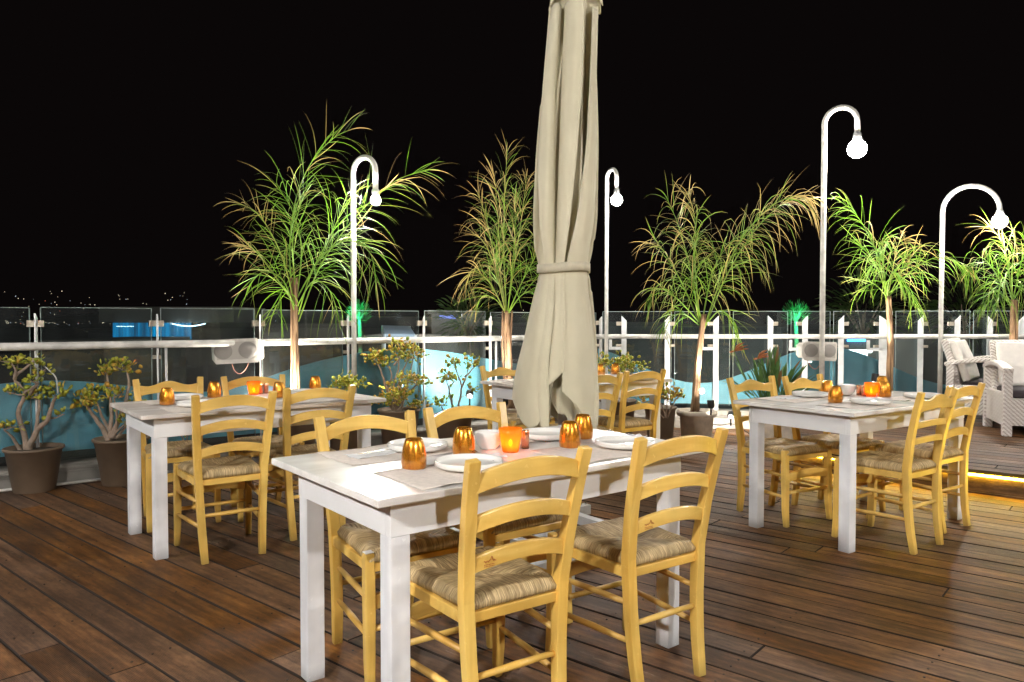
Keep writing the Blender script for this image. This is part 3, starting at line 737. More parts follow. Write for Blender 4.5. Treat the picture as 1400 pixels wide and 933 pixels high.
def place_chair(lp, rp, label, scal=False, rz=None, behind=False, one=None):
    """lp/rp: pixel tops of the left and right rear posts as seen; behind: chair faces the camera"""
    global usedA, usedB
    a = on_h(*lp, .853); b = on_h(*rp, .853)
    if one == 'l': pass
    c = (a+b)/2
    ang = rz if rz is not None else math.atan2(b.y-a.y, b.x-a.x)
    if one: # only one post visible: place from it with the given angle
        q = a if one == 'l' else b; sgn = 1 if one == 'l' else -1
        c = q+Vector((math.cos(ang), math.sin(ang), 0))*.19*sgn
    rot = ang + (math.pi if behind else 0)
    f = Vector((-math.sin(rot), math.cos(rot), 0))      # chair's forward
    base = c + f*.09; base.z = 0
    if scal: t = protoB if not usedB else dup(protoB); usedB = True
    else: t = protoA if not usedA else dup(protoA); usedA = True
    t.location = base; t.rotation_euler = (0, 0, rot); tag(t, label, 'chair', CG); return t
c1 = place_chair((655, 631), (800, 612), 'nearest yellow chair of all, its back to the viewer at the candlelit table', rz=.60)
c2 = place_chair((883, 600), (990, 587), 'yellow chair at the front right of the nearest table, its post overlapping the table corner', rz=.60)
c3 = place_chair((433, 570), (560, 562), 'yellow chair on the far side of the nearest table, white cap on its front leg', behind=True, rz=.60)
c4 = place_chair((592, 557), (674, 550), 'yellow chair on the far side of the nearest table, just left of the parasol', behind=True, rz=.64)
place_chair((273, 540), (371, 537), 'chair with its back to the viewer at the left table, nearest its front corner', rz=.62)
place_chair((396, 531), (481, 527), 'yellow chair with its back to the viewer at the left table, nearer the parasol', rz=.62)
place_chair((186, 519), (272, 515.5), 'humped-rail chair facing the viewer behind the left table, beside the two jade plants', True, behind=True, rz=.60)
place_chair((308, 515.5), (382, 512), 'plain arched-rail chair facing the viewer behind the left table, in front of the tall palm', behind=True, rz=.56)
place_chair((1262, 537), (1312, 532), 'humped-rail chair on the near side of the right table, back to the viewer', True, rz=.62)
place_chair((1300, 528), (1346, 524), 'plain ladder-back chair at the right table, rightmost, in front of the light strip', rz=.60, one='r')
place_chair((997, 515.8), (1052, 515), 'humped-rail chair facing the viewer behind the right table, nearest the beige palm pot', True, behind=True, rz=.50)
place_chair((1073, 514), (1116, 512), 'humped-rail chair facing the viewer behind the right table, below the grey loudspeaker', True, behind=True, rz=.58)
place_chair((810, 512), (850, 510), 'plain chair at the far table, half hidden by the right edge of the parasol', rz=.60, one='r')
place_chair((860, 508), (908, 505), 'plain chair at the far table, fully visible right of the parasol', rz=.60)
place_chair((658, 500.5), (700, 498), 'humped-rail chair facing the viewer at the far table, left of the parasol', True, behind=True, rz=.60, one='l')
# red printed maker's mark on the low rail of the two nearest chairs
for ch in (c1, c2):
    rail = [o for o in ch.children if o.name.startswith('back_rail')][2]
    mb = MB(); yb = backy(.552)-.0105
    def bk(x): t = x/(backx(.552)-.012); return yb-.028*(1-t*t)
    x0 = -.128
    pts = [(x0+.034*i/24, .0025*math.sin(i*1.3)+(.011*math.exp(-((i-15)/2.2)**2))+.552+.006) for i in range(25)]
    mb.tube([(x, bk(x)-.0008, z+.004*(x-x0)/.03+.004) for x, z in pts], .0007, 4)
    for row in (0, 1):
        for i in range(7):
            x = x0+.002+.0042*i; mb.box((x, bk(x)-.0006, .5535-.0045*row+.003*(x-x0)/.03), (.003, .0008, .0014))
    mb.build('printed_mark', M['red'], rail)
cp = MB(); cp.box((.187, .370, .4555), (.03, .03, .004)); o = cp.build('plastic_cap', M['napkin'], c3, bevel=.002)

# ------------------------------------------------------------------ table settings
def tumbler(p, label):
    o = MB().lathe([(.0, 0), (.037, 0), (.0395, .004), (.0405, .02), (.039, .045), (.035, .068), (.0285, .088), (.0255, .094), (.024, .093), (.022, .089), (0, .088)], n=32).build('glass_tumbler', M['amber'], loc=None)
    o.location = p; return tag(o, label, 'tumbler', 'upturned amber tumblers')
def plate(p, label, r=.108):
    o = MB().lathe([(0, 0), (r*.66, 0), (r*.72, .004), (r*.93, .007), (r, .014), (r, .026), (r*.985, .0275), (r*.965, .026), (r*.955, .016), (r*.88, .011), (0, .010)], n=48).build('plate', M['porcelain'])
    o.location = p; return tag(o, label, 'plate', 'white rimmed plates')
def bowl(p, label):
    o = MB().lathe([(0, 0), (.030, 0), (.034, .006), (.046, .02), (.051, .045), (.052, .060), (.050, .062), (.047, .060), (.044, .03), (.03, .012), (0, .010)], n=40).build('bowl', M['porcelain'])
    o.location = p; return tag(o, label, 'bowl')
def shaker(p, label):
    t = thing('shaker', label, 'shaker', p, group='copper salt and pepper shakers')
    MB().lathe([(0, .0), (.0145, .0), (.0145, .003)], n=24).build('shaker_foot', M['rubber'], t)
    MB().lathe([(.0148, .003), (.0148, .064), (.0135, .067), (.004, .068), (0, .068)], n=24).build('shaker_body', M['copper'], t); return t
def candle(p, label):
    t = thing('candle_holder', label, 'candle holder', p, group='orange glass candle holders')
    MB().lathe([(0, .0), (.027, 0), (.029, .003), (.034, .03), (.040, .062), (.0415, .085), (.0395, .0855), (.038, .062), (.032, .03), (.027, .008), (0, .007)], n=36).build('glass_cup', M['candle_glass'], t)
    MB().lathe([(0, .009), (.019, .009), (.019, .022), (0, .021)], n=20).build('tealight', M['candle'], t)
    MB().lathe([(0, .024), (.0035, .027), (.0045, .031), (.002, .040), (0, .046)], n=12).build('flame', M['flame'], t)
    li = lamp_light('candle_light', (0, 0, .04), .07, .006, (1, .62, .2)); li.parent = t; return t
def fork(p, rz, label):
    mb = MB(); th = .0016
    mb.bar([(-.10, 0, .004), (-.05, 0, .005), (0, 0, .0065), (.035, 0, .006)], [.013, .010, .005, .006], th, (0, 1, 0)); mb.bar([(.033, 0, .006), (.045, 0, .005), (.056, 0, .0045)], [.006, .018, .021], th, (0, 1, 0))
    for k in (-1.5, -.5, .5, 1.5): mb.bar([(.055, k*.0055, .0045), (.075, k*.0055, .004), (.098, k*.005, .008)], [.003, .003, .0018], th, (0, 1, 0))
    o = mb.build('fork', M['steel']); o.location = p; o.rotation_euler = (0, 0, rz); return tag(o, label, 'fork', 'forks on the tables')
def sheet(name, mat, p, rz, w, d, label, cat, group, seed, ragged=.004, curl=.003):
    rnd = random.Random(seed); n = 22; m = 14; vs = []; th = .0006
    for k in (0, 1):
        for j in range(m+1):
            for i in range(n+1):
                u = -1+2*i/n; v = -1+2*j/m; e = max(abs(u), abs(v))
                rx = 1+ragged*8*noise.noise(Vector((u*4, v*9, seed))) if e > .98 else 1
                z = .0012+curl*max(0, noise.noise(Vector((u*1.7, v*1.7, seed*3.1))))*e**3*2 + (th if k else 0)
                vs.append((u*w/2*rx, v*d/2*rx, z))
    mm = (n+1)*(m+1); fs = []
    I = lambda i, j, k: k*mm+j*(n+1)+i
    for j in range(m):
        for i in range(n): fs += [(I(i, j, 1), I(i+1, j, 1), I(i+1, j+1, 1), I(i, j+1, 1)), (I(i, j, 0), I(i, j+1, 0), I(i+1, j+1, 0), I(i+1, j, 0))]
    for i in range(n): fs += [(I(i, 0, 0), I(i+1, 0, 0), I(i+1, 0, 1), I(i, 0, 1)), (I(i+1, m, 0), I(i, m, 0), I(i, m, 1), I(i+1, m, 1))]
    for j in range(m): fs += [(I(0, j+1, 0), I(0, j, 0), I(0, j, 1), I(0, j+1, 1)), (I(n, j, 0), I(n, j+1, 0), I(n, j+1, 1), I(n, j, 1))]
    mb = MB(); mb.add(vs, fs, True); o = mb.build(name, mat); o.location = p; o.rotation_euler = (0, 0, rz); return tag(o, label, cat, group)
TT = .7502
def tp(px, py, dz=0.): v = on_h(px, py, TT); v.z = TT+dz; return v
def settle(T, a, b):      # point on a table from its own coordinates
    x, y, th = T; return Vector((x+a*math.cos(th)-b*math.sin(th), y+a*math.sin(th)+b*math.cos(th), TT))
def lay(T, who, spots, words):
    for k, ((a, b), w) in enumerate(zip(spots, words)):
        p = settle(T, a, b); sheet('placemat', M['paper'], p, T[2], .44, .29, f'beige paper placemat at the {w} of the {who}', 'placemat', 'beige paper placemats', k+int(T[0]*10), curl=.004)
four = [(.37, .17), (.99, .17), (.37, .60), (.99, .60)]
fw = ['near left place', 'near right place', 'far left place', 'far right place']
lay(TN, 'nearest table', four, fw); lay(TLf, 'left table', four, fw); lay(TR, 'right table', four, fw); lay(TF, 'far table behind the parasol', four, fw)
MZ = .0022
for q, lb in (((571, 616), 'plate on the nearest table at its far left place, behind the frontmost tumbler'), ((641, 641), 'plate on the nearest table at its near left place, in front of the candle'),
              ((747, 600), 'plate on the nearest table beside the copper shaker, in front of the parasol'), ((854, 612), 'plate on the nearest table at its near right place, behind the ladder-back chair'),
              ((251, 547), 'plate on the left table behind the frontmost tumbler'), ((270, 556), 'plate on the left table just right of the frontmost tumbler'),
              ((412, 540), 'plate on the left table between its two right tumblers'),
              ((1108, 543), 'plate on the right table at its far left place'), ((1190, 553), 'plate on the right table in front of its candle'), ((1262, 545), 'plate on the right table beside the humped chair back'),
              ((880, 520), 'plate on the far table right of the parasol')):
    plate(tp(*q, MZ), lb)
for q, lb in (((566, 641), 'frontmost amber tumbler on the nearest table'), ((634, 622), 'amber tumbler on the nearest table left of the white bowl'),
              ((779, 612), 'nearer of the two touching amber tumblers in front of the parasol, on the nearest table'), ((797, 600), 'farther of the two touching amber tumblers in front of the parasol, on the nearest table'),
              ((228.5, 554), 'frontmost amber tumbler on the left table'), ((293, 544), 'amber tumbler on the left table seen between the two chair backs'),
              ((382, 544), 'amber tumbler on the left table just right of its copper shakers'), ((431, 534), 'rightmost amber tumbler on the left table, above a chair back'),
              ((1131, 541), 'amber tumbler at the left of the right table, the farther of the overlapping pair'), ((1142, 551), 'amber tumbler at the left of the right table, the nearer of the overlapping pair'),
              ((1209, 543), 'amber tumbler just right of the candle on the right table'), ((1206, 534), 'farthest amber tumbler on the right table, peeping over another'),
              ((821, 513), 'amber tumbler on the far table against the parasol edge'), ((841, 512), 'amber tumbler on the far table, the right one of two')):
    tumbler(tp(*q, MZ), lb)
bowl(tp(668, 614, MZ), 'white bowl beside the candle on the nearest table'); bowl(tp(1158, 540, MZ), 'white bowl behind the tumblers on the right table')
candle(tp(698, 618), 'lit orange candle glass on the nearest table'); candle(tp(1191, 542), 'lit orange candle glass on the right table'); candle(tp(347, 540), 'lit orange candle glass on the left table')
shaker(tp(718, 613), 'single copper shaker right of the candle on the nearest table')
shaker(tp(1174, 541), 'copper shaker left of the candle on the right table, the left one'); shaker(tp(1180, 541.5), 'copper shaker left of the candle on the right table, the right one')
shaker(tp(357, 539), 'copper shaker right of the candle on the left table, the left one'); shaker(tp(364, 538.5), 'copper shaker right of the candle on the left table, the right one')
for q, w, rz_ in (((512, 622), 'left end of the nearest table beneath a fork', .9), ((650, 627), 'nearest table by the white bowl', .5), ((850, 600), 'far right place of the nearest table', .7),
             ((318, 551), 'left table between the chair backs', .6), ((450, 541), 'right end of the left table', .6), ((1080, 545), 'far left corner of the right table', .6)):
    sheet('napkin', M['napkin'], tp(*q, MZ), rz_, .20, .10, 'folded white napkin at the '+w, 'napkin', 'folded white napkins', int(q[0]), curl=.010)
for q, w, rz_ in (((524, 622), 'resting on the napkin at the left end of the nearest table', .75), ((661, 629), 'beside the white bowl on the nearest table', 2.0), ((852, 598), 'at the far right place of the nearest table', 2.1), ((312, 550), 'on the left table between the chair backs', .7), ((1222, 552), 'in front of the tumblers on the right table', .1)):
    fork(tp(*q, .010), rz_, 'steel fork '+w)

# ------------------------------------------------------------------ parasol
UY = 4.1
ub = at(770, 466, UY); ub.z = 0
um = thing('parasol', 'tall closed beige canvas parasol tied at mid height on a white metal cross base', 'parasol', ub)
prof = [(0, 786, 30), (100, 777, 38), (200, 775, 42), (300, 772, 43.5), (345, 770, 39), (367, 770, 32.5), (385, 769, 35), (450, 764.5, 47), (520, 761, 57), (560, 760, 59.5), (592, 760, 57)]
prof = [(-60, 788, 22), (-120, 789, 14)][::-1]+prof
def pz(y): return at(770, y, UY).z
def interp(y):
    for (a, c, w), (b, d, x) in zip(prof, prof[1:]):
        if y <= b: t = (y-a)/(b-a); return c+(d-c)*t, w+(x-w)*t
    return prof[-1][1:]
def sm_interp(y):
    s = [interp(y+d) for d in (-8, -3, 3, 8)] if 330 < y < 400 else [interp(y+d) for d in (-14, -5, 5, 14)]; return sum(a for a, _ in s)/4, sum(b for _, b in s)/4
NT, NR = 900, 120; vs = []
yh = lambda th: 0
folds = []
def hem(th):   # pixel height of the hem line at this angle (front is th = -90 deg)
    a = (math.degrees(th)+360) % 360
    key = [(0, 565), (180, 550), (200, 576), (214, 585), (227, 512), (231, 520), (252, 583), (262, 552), (271, 504), (276, 512), (300, 556), (318, 586), (342, 588), (360, 565)]
    if a < 180: return 560+16*math.sin(R(a)*5)
    for (p, x), (q, y) in zip(key, key[1:]):
        if a <= q: return x+(y-x)*(a-p)/(q-p)
    return 560
for j in range(NR+1):
    tt = j/NR
    for i in range(NT):
        th = 2*math.pi*i/NT
        yb = hem(th); yt = -118
        y = yt+(yb-yt)*tt
        cx, hw = sm_interp(y)
        # pleats: sharp overlapping folds drifting with height
        s = y/600.
        tie = math.exp(-((y-367)/26.)**2)
        dr = .35*math.sin(s*3.1)+.12*math.sin(s*9+th)
        ph = 8*th+dr*4+1.3*math.sin(2*th+1.3)+.5*math.sin(3*th+s*4)
        k = ((ph/(2*math.pi)) % 1.0)
        ridge = (1-abs(2*k-1)**1.5) if k < .5 else (1-((k-.5)*2)**.45)
        ph2 = 17*th-2.2*s+1.5*math.sin(3*th+s*2); k2 = .5+.5*math.sin(ph2)
        smooth_side = math.exp(-((((math.degrees(th)+360) % 360)-312)/34.)**2) if y > 350 else 0
        amp = ((.46 if y < 340 else .42)*(1-.62*tie)+.02)*(1-.8*smooth_side)
        f = 1-amp*(1-ridge)-.045*k2*(1-.5*tie)-.06*(.5+.5*math.sin(3*th+s*5+.7))
        deg = (math.degrees(th)+360) % 360
        CR = [(196, .9), (219, 1.), (243, .8), (262, 1.1), (287, .7), (313, 1.), (338, .8)] if y < 367 else [(198, .8), (217, 1.), (240, 1.1), (259, 1.2), (276, .6), (352, .6)]
        wz = 1-.65*tie
        for (c0, dp) in CR:
            c_ = c0+9*math.sin(s*2.6+c0)+(-6 if y < 367 else 3)*math.sin(min(1, abs(y-367)/300)*1.5)
            e_ = deg-c_
            v_ = math.exp(-(e_/3.0)**2) if e_ > 0 else math.exp(-(e_/9.5)**2)
            f *= 1-.30*dp*wz*v_
        swirl = .15*math.sin(ph)*(1-.5*tie)*(1-.8*smooth_side)
        low = max(0, (y-400)/190)
        f *= 1-.10*low*(.5+.5*math.sin(5*th+1.1))
        r = hw*f/F_PX*UY*(1.08 if y < 380 else 1.13)
        x = (cx-770)/F_PX*UY+r*math.cos(th+swirl); yy = r*.92*math.sin(th+swirl)
        vs.append((x, yy, pz(y)))
fs = [(j*NT+i, (j+1)*NT+i, (j+1)*NT+(i+1) % NT, j*NT+(i+1) % NT) for j in range(NR) for i in range(NT)]
mb = MB(); mb.add(vs, fs, True); cn = mb.build('canopy', M['canvas'], um)
sd = cn.modifiers.new('cloth', 'SOLIDIFY'); sd.thickness = .005; sd.offset = -1
vs = []
for j in range(50):
    tt = j/49
    for i in range(160):
        th = 2*math.pi*i/160; hm_ = 566+16*math.sin(5*th+.6)+7*math.sin(11*th)
        y = 372+(hm_-372)*tt; cx, hw = sm_interp(y)
        r = hw*(.80-.10*(.5+.5*math.sin(7*th+y*.004))-.05*(.5+.5*math.sin(13*th)))/F_PX*UY
        vs.append(((cx-770)/F_PX*UY+r*math.cos(th), r*.9*math.sin(th), pz(y)))
mb = MB(); mb.add(vs, [(j*160+i, (j+1)*160+i, (j+1)*160+(i+1) % 160, j*160+(i+1) % 160) for j in range(49) for i in range(160)], True)
ic = mb.build('inner_fold', M['canvas'], um); sd = ic.modifiers.new('cloth', 'SOLIDIFY'); sd.thickness = .004; sd.offset = -1
# the big overlapping pleats, each a fold of the same cloth lying on the bundle
def edge_at(pl, y):
    for (x0, y0), (x1, y1) in zip(pl, pl[1:]):
        if y <= y1: return x0+(x1-x0)*max(0, (y-y0))/(y1-y0)
    return pl[-1][0]
def pleat(left, right, hemline, layer, lip=-1, bulge=.018, nu=26, nv=70, seed=0):
    '''left/right: edges as (x, y) seen from the front; hemline: (u, y) pairs; lip: side whose free edge stands proud'''
    yt = left[0][1]; vs = []
    for j in range(nv+1):
        for i in range(nu+1):
            u = i/nu
            for (a, h0), (b, h1) in zip(hemline, hemline[1:]):
                if u <= b: hy = h0+(h1-h0)*(u-a)/(b-a); break
            y = yt+(hy-yt)*j/nv
            sl = sum(edge_at(left, y+d) for d in (-16, -8, 0, 8, 16))/5; sr = sum(edge_at(right, y+d) for d in (-16, -8, 0, 8, 16))/5
            x = sl+(sr-sl)*u; cx, hw = sm_interp(min(y, 588)); hw *= 1.04
            q = max(-1, min(1, (x-cx)/hw)); base = math.sqrt(max(0.02, 1-q*q))*hw*.95/F_PX*UY
            e = (u if lip < 0 else 1-u)
            out = bulge*(math.sin(math.pi*min(1, e*1.15+.12))**.8)+.014*math.exp(-(e/.10)**2)-.045*max(0, e-.8)/.2
            tie = math.exp(-((y-367)/20.)**2)
            out = out*(1-.7*tie)+.006*layer+.004*noise.noise(Vector((u*3, y*.02, seed)))+.012*max(0, (y-430)/150)*math.sin(u*5+seed)
            vs.append(((x-770)/F_PX*UY, -(base+out), pz(y)))
    mb = MB(); mb.add(vs, [(j*(nu+1)+i, j*(nu+1)+i+1, (j+1)*(nu+1)+i+1, (j+1)*(nu+1)+i) for j in range(nv) for i in range(nu)], True)
    o = mb.build('canopy_fold', M['canvas'], um); sd = o.modifiers.new('cloth', 'SOLIDIFY'); sd.thickness = .005; sd.offset = 1
pleat([(750, 14), (741, 120), (734, 240), (737, 320), (745, 367)], [(766, 14), (760, 120), (757, 240), (757, 320), (757, 367)], [(0, 367), (1, 367)], 1, -1, .020, seed=1)
pleat([(806, 22), (802, 120), (797, 210), (787, 290), (770, 367)], [(817, 22), (814, 120), (815, 210), (811, 300), (800, 367)], [(0, 367), (1, 367)], 1, -1, .016, seed=3)
pleat([(770, 14), (765, 120), (761, 240), (758, 320), (757, 367)], [(795, 14), (792, 120), (784, 220), (776, 300), (768, 367)], [(0, 367), (1, 367)], 2, 1, .026, seed=2)
pleat([(741, 369), (722, 440), (704, 510), (699, 545), (700, 560)], [(752, 369), (746, 440), (742, 510), (742, 590)], [(0, 545), (.3, 572), (.5, 579), (.75, 575), (1, 560)], 1, 1, .02, seed=4)
pleat([(746, 369), (736, 440), (722, 505), (720, 530), (726, 590)], [(757, 369), (753, 440), (746, 500), (756, 590)], [(0, 512), (.25, 560), (.5, 583), (.75, 582), (1, 508)], 2, 1, .02, seed=5)
pleat([(769, 369), (768, 440), (764, 520), (764, 590)], [(800, 369), (809, 440), (816, 510), (819, 550), (816, 590)], [(0, 529), (.35, 548), (.6, 568), (.8, 584), (1, 580)], 2, -1, .014, seed=6)
pleat([(752, 369), (749, 440), (742, 500), (733, 545)], [(769, 369), (770, 440), (767, 505), (767, 545)], [(0, 534), (.3, 522), (.7, 512), (1, 502)], 3, 1, .016, seed=7)
# tie strap
mb = MB(); pts = []
cx, hw = sm_interp(367)
for i in range(49):
    a = 2*math.pi*i/48; r = hw/F_PX*UY*1.05
    pts.append(((cx-770)/F_PX*UY+r*math.cos(a), r*1.12*math.sin(a)-.022, pz(368+1.5*math.sin(a*2))))
mb.bar(pts, .046, .006, (0, 0, 1), True); mb.build('tie_strap', M['cloth_strap'], um)
# vent cap skirt at the top
mb = MB(); vs = []; n = 96
for y, w in ((-118, 12), (-60, 26), (-10, 35), (14, 38)):
    for i in range(n):
        a = 2*math.pi*i/n; k = .5+.5*math.cos(8*a); r = w*(1-.12*k)/F_PX*UY
        vs.append(((786-770)/F_PX*UY+r*math.cos(a), r*math.sin(a), pz(y-(14*k if y > 0 else 0))))
mb.add(vs, [(j*n+i, (j+1)*n+i, (j+1)*n+(i+1) % n, j*n+(i+1) % n) for j in range(3) for i in range(n)], True); vc = mb.build('vent_cap', M['canvas'], um)
sd = vc.modifiers.new('cloth', 'SOLIDIFY'); sd.thickness = .004
mb = MB(); mb.tube([(0, 0, .05), (0, 0, 3.45)], .027, 16); mb.build('pole', M['metal_white'], um)
mb = MB(); mb.lathe([(.055, .05), (.055, .30), (.045, .32), (.034, .33)]); mb.build('pole_socket', M['metal_white'], um)
u = Vector((math.cos(.62), math.sin(.62), 0)); v = Vector((-u.y, u.x, 0))
for s in (-1, 1):
    bm_ = MB(); bm_.box(v*s*.36+Vector((0, 0, .035)), (1.0, .06, .06), rz=.62)
    if s == 1:
        for q in (-.49, .49): pass
    bo = bm_.build('base_beam', M['metal_white'], um, bevel=.003)
    bl = MB()
    for q in (.44, .48): bl.tube([v*s*.36+u*q+Vector((0, 0, .064)), v*s*.36+u*q+Vector((0, 0, .082))], .007, 6)
    bl.build('bolt', M['steel'], bo)
for s in (-1, 1):
    bm_ = MB(); bm_.box(u*s*.30+Vector((0, 0, .0351)), (.055, .655, .055), rz=.62); bm_.build('base_beam', M['metal_white'], um, bevel=.003)
bm_ = MB(); bm_.box(Vector((0, 0, .035)), (.54, .05, .05), rz=.62); bm_.build('base_beam', M['metal_white'], um, bevel=.003)

# ------------------------------------------------------------------ plants
def blade(mb, dry, p, d, side, length, w, droop, n=4, dr=0., curl=0., tipd=0.):
    """leaf strip with a shallow V section; returns nothing, appends dry values"""
    d = d.normalized(); q = p.copy(); vs = []; st = length/n
    for i in range(n+1):
        t = i/n; ww = w*.72*(math.sin(math.pi*min(1, .12+t*.9))**.7)*.5+.0003
        s = side - d*side.dot(d); s.normalize()
        up = d.cross(s)
        vs += [q-s*ww, q+up*ww*.35, q+s*ww]
        dry += [min(1, dr+t*t*dr*1.2+tipd*t**3)]*3
        d = (d+Vector((0, 0, -droop*st*(1+2.2*t)))+side*curl*st).normalized(); q = q+d*st
    fs = []
    for i in range(n):
        a = 3*i; fs += [(a, a+1, a+4, a+3), (a+1, a+2, a+5, a+4)]
    mb.add(vs, fs, True)
def frond(root, pxs, ybase, dz, leafl, dryness, tipdry, rnd, dens=26, loc=None, drop=1.0, wid=.010, start=.22, spread=1.0, tipd=.25):
    """pxs: outline of the rib as seen, dz: how far the tip reaches towards (-) or away from the viewer"""
    n = len(pxs); P = []
    for i, (x, y) in enumerate(pxs): P.append(at(x, y, ybase+dz*(i/(n-1))**1.3))
    P = catmull(P, 7); m = len(P)
    L_ = [0]
    for a, b in zip(P, P[1:]): L_.append(L_[-1]+(b-a).length)
    tot = L_[-1]; mb = MB(); dry = []
    rad = [.007*(1-.8*i/(m-1)) for i in range(m)]
    mb.tube(P, rad, 6, caps=False); dry += [dryness*.6+.1]*(6*m)
    def pt(s):
        for i in range(m-1):
            if L_[i+1] >= s: t = (s-L_[i])/(L_[i+1]-L_[i]+1e-9); return P[i].lerp(P[i+1], t), (P[i+1]-P[i]).normalized()
        return P[-1], (P[-1]-P[-2]).normalized()
    N_ = int(tot*dens)
    for k in range(N_):
        f = start+(1-start)*(k+rnd.random()*.6)/N_
        q, t = pt(f*tot)
        # plane of the frond: mix of the picture plane and depth
        s0 = t.cross(Vector((.15, -1, .1))).normalized(); s1 = t.cross(s0).normalized()
        for sg in (-1, 1):
            if rnd.random() < .18: continue
            ang = rnd.gauss(0, .8)
            side = (s0*math.cos(ang)+s1*math.sin(ang))*sg
            fw_ = .62+.5*f+rnd.gauss(0, .15)
            d = (t*fw_+side*spread*(1-.35*f)+Vector((rnd.gauss(0, .2), rnd.gauss(0, .2), rnd.gauss(0, .2))))
            ll = leafl*1.35*(.55+.75*math.sin(math.pi*min(1, .2+.72*f)))*rnd.uniform(.55, 1.2)
            dr = 0
            prob = dryness+tipdry*max(0, (f-.45)/.55)
            if rnd.random() < prob: dr = rnd.uniform(.5, 1)
            elif rnd.random() < .3: dr = rnd.uniform(.05, .3)
            blade(mb, dry, q, d, t.cross(side), ll, wid*rnd.uniform(.7, 1.15), drop*rnd.uniform(.2, 2.0), 6, dr, rnd.gauss(0, .9), tipd)
    return mb.build('frond', M['palm'], root, loc, attr=('dry', dry))
def planter(name, base, r0, r1, h, mat, label, rim=.012, cat='plant pot', sink=.03, rimh=.02):
    t = thing(name, label, cat, base, group='plant pots along the fence')
    MB().lathe([(0, 0), (r0, 0), (r0+.003, .005), (r1-.004, h-rimh-.004), (r1+rim*.6, h-rimh), (r1+rim, h-rimh*.5), (r1+rim*.8, h), (r1-.004, h), (r1-.012, h-sink), (0, h-sink-.001)], n=40).build('pot_body', mat, t)
    MB().lathe([(0, h-sink+.012), (r1*.5, h-sink+.010), (r1-.012, h-sink)], n=24).build('soil', M['soil'], t); return t
def palm_tree(name, label, xb, ybase, trunk, fronds, seed, z0=.35, tr=(.05, .03), stems=1, **kw):
    rnd = random.Random(seed)
    b = at(xb, 466, ybase); b.z = z0
    t = thing(name, label, 'palm', b, group='young palms in pots along the fence')
    T = [at(x, y, ybase) for x, y in trunk]; T[0].z = z0
    T = catmull(T, 6); m = len(T)
    mb = MB(); mb.tube(T, [tr[0]+(tr[1]-tr[0])*(i/(m-1))**.7+(.012 if i == 0 else 0) + .0025*math.sin(i*2.1) for i in range(m)], 12)
    for s in range(stems):      # clasping leaf bases
        a = rnd.uniform(0, 6.28); o_ = Vector((math.cos(a), math.sin(a)*.6, 0))*tr[0]*.9
        Q = [T[int((m-1)*f)]+o_*(.8+.5*math.sin(f*3+s)) for f in (0, .3, .6, 1.)]
        mb.tube(catmull(Q, 4), [.014, .013]*0 or .011, 6)
    mb.build('trunk', M['bark'], t, b)
    for k, (px, dz, ll, dr, td) in enumerate(fronds):
        frond(t, px, ybase, dz, ll, dr, td, rnd, loc=b, **kw)
    return t

# palm 1
palm_tree('palm_tree', 'tall wispy palm at the left with thin spiky leaves reaching around a lamp post', 405, 6.35, [(405, 560), (405, 500), (404, 440), (404, 380)], [
    ([(404, 440), (396, 350), (404, 275), (426, 222), (455, 190), (478, 178)], -.1, .28, .0, .25),
    ([(408, 440), (440, 360), (488, 295), (540, 248), (590, 232)], .25, .33, .05, .45),
    ([(404, 420), (385, 350), (355, 295), (325, 278)], -.4, .24, .35, .9),
    ([(405, 420), (372, 372), (345, 340), (325, 338)], .3, .22, .3, .9),
    ([(408, 430), (430, 365), (470, 330), (505, 345), (515, 390)], -.45, .30, .0, .2),
    ([(404, 430), (388, 385), (360, 372), (338, 395)], -.3, .26, .0, .1),
    ([(404, 420), (412, 340), (398, 285), (372, 248)], .4, .30, .0, .15),
    ([(406, 420), (428, 385), (452, 400), (466, 450)], -.3, .26, .0, .1),
    ([(404, 420), (388, 395), (378, 430)], -.35, .24, .0, .1),
    ([(404, 400), (400, 330), (408, 290), (420, 250)], -.2, .30, .0, .1),
    ([(405, 410), (440, 345), (462, 300), (476, 262)], .3, .30, .05, .3),
    ], 11, tr=(.034, .012), stems=6, drop=1.15, wid=.0095, dens=21, spread=1.0)
# palm 2
palm_tree('palm_tree', 'upright bushy palm with straw-coloured leaf tips left of the parasol', 694, 7.3, [(697, 560), (696, 500), (694, 450), (693, 425)], [
    ([(693, 440), (689, 350), (690, 265), (694, 205)], -.1, .26, .25, .7),
    ([(692, 430), (676, 350), (662, 290), (652, 262)], .2, .24, .45, .8),
    ([(693, 430), (705, 350), (715, 285), (720, 240)], .1, .26, .2, .7),
    ([(692, 430), (668, 385), (645, 372), (636, 400)], -.3, .22, .45, .9),
    ([(694, 430), (714, 385), (732, 350), (738, 320)], -.2, .24, .1, .3),
    ([(692, 430), (680, 380), (664, 335), (645, 318)], -.35, .22, .5, .9),
    ([(694, 430), (700, 370), (704, 320), (704, 270)], -.4, .26, .1, .3),
    ([(693, 430), (684, 370), (681, 300), (676, 240)], .35, .24, .4, .8),
    ([(694, 430), (712, 405), (728, 400), (736, 425)], -.2, .22, .05, .2),
    ([(692, 430), (678, 410), (660, 405), (650, 425)], .1, .2, .2, .6),
    ], 12, tr=(.05, .018), stems=7, drop=1.9, wid=.009, dens=27, spread=.6)
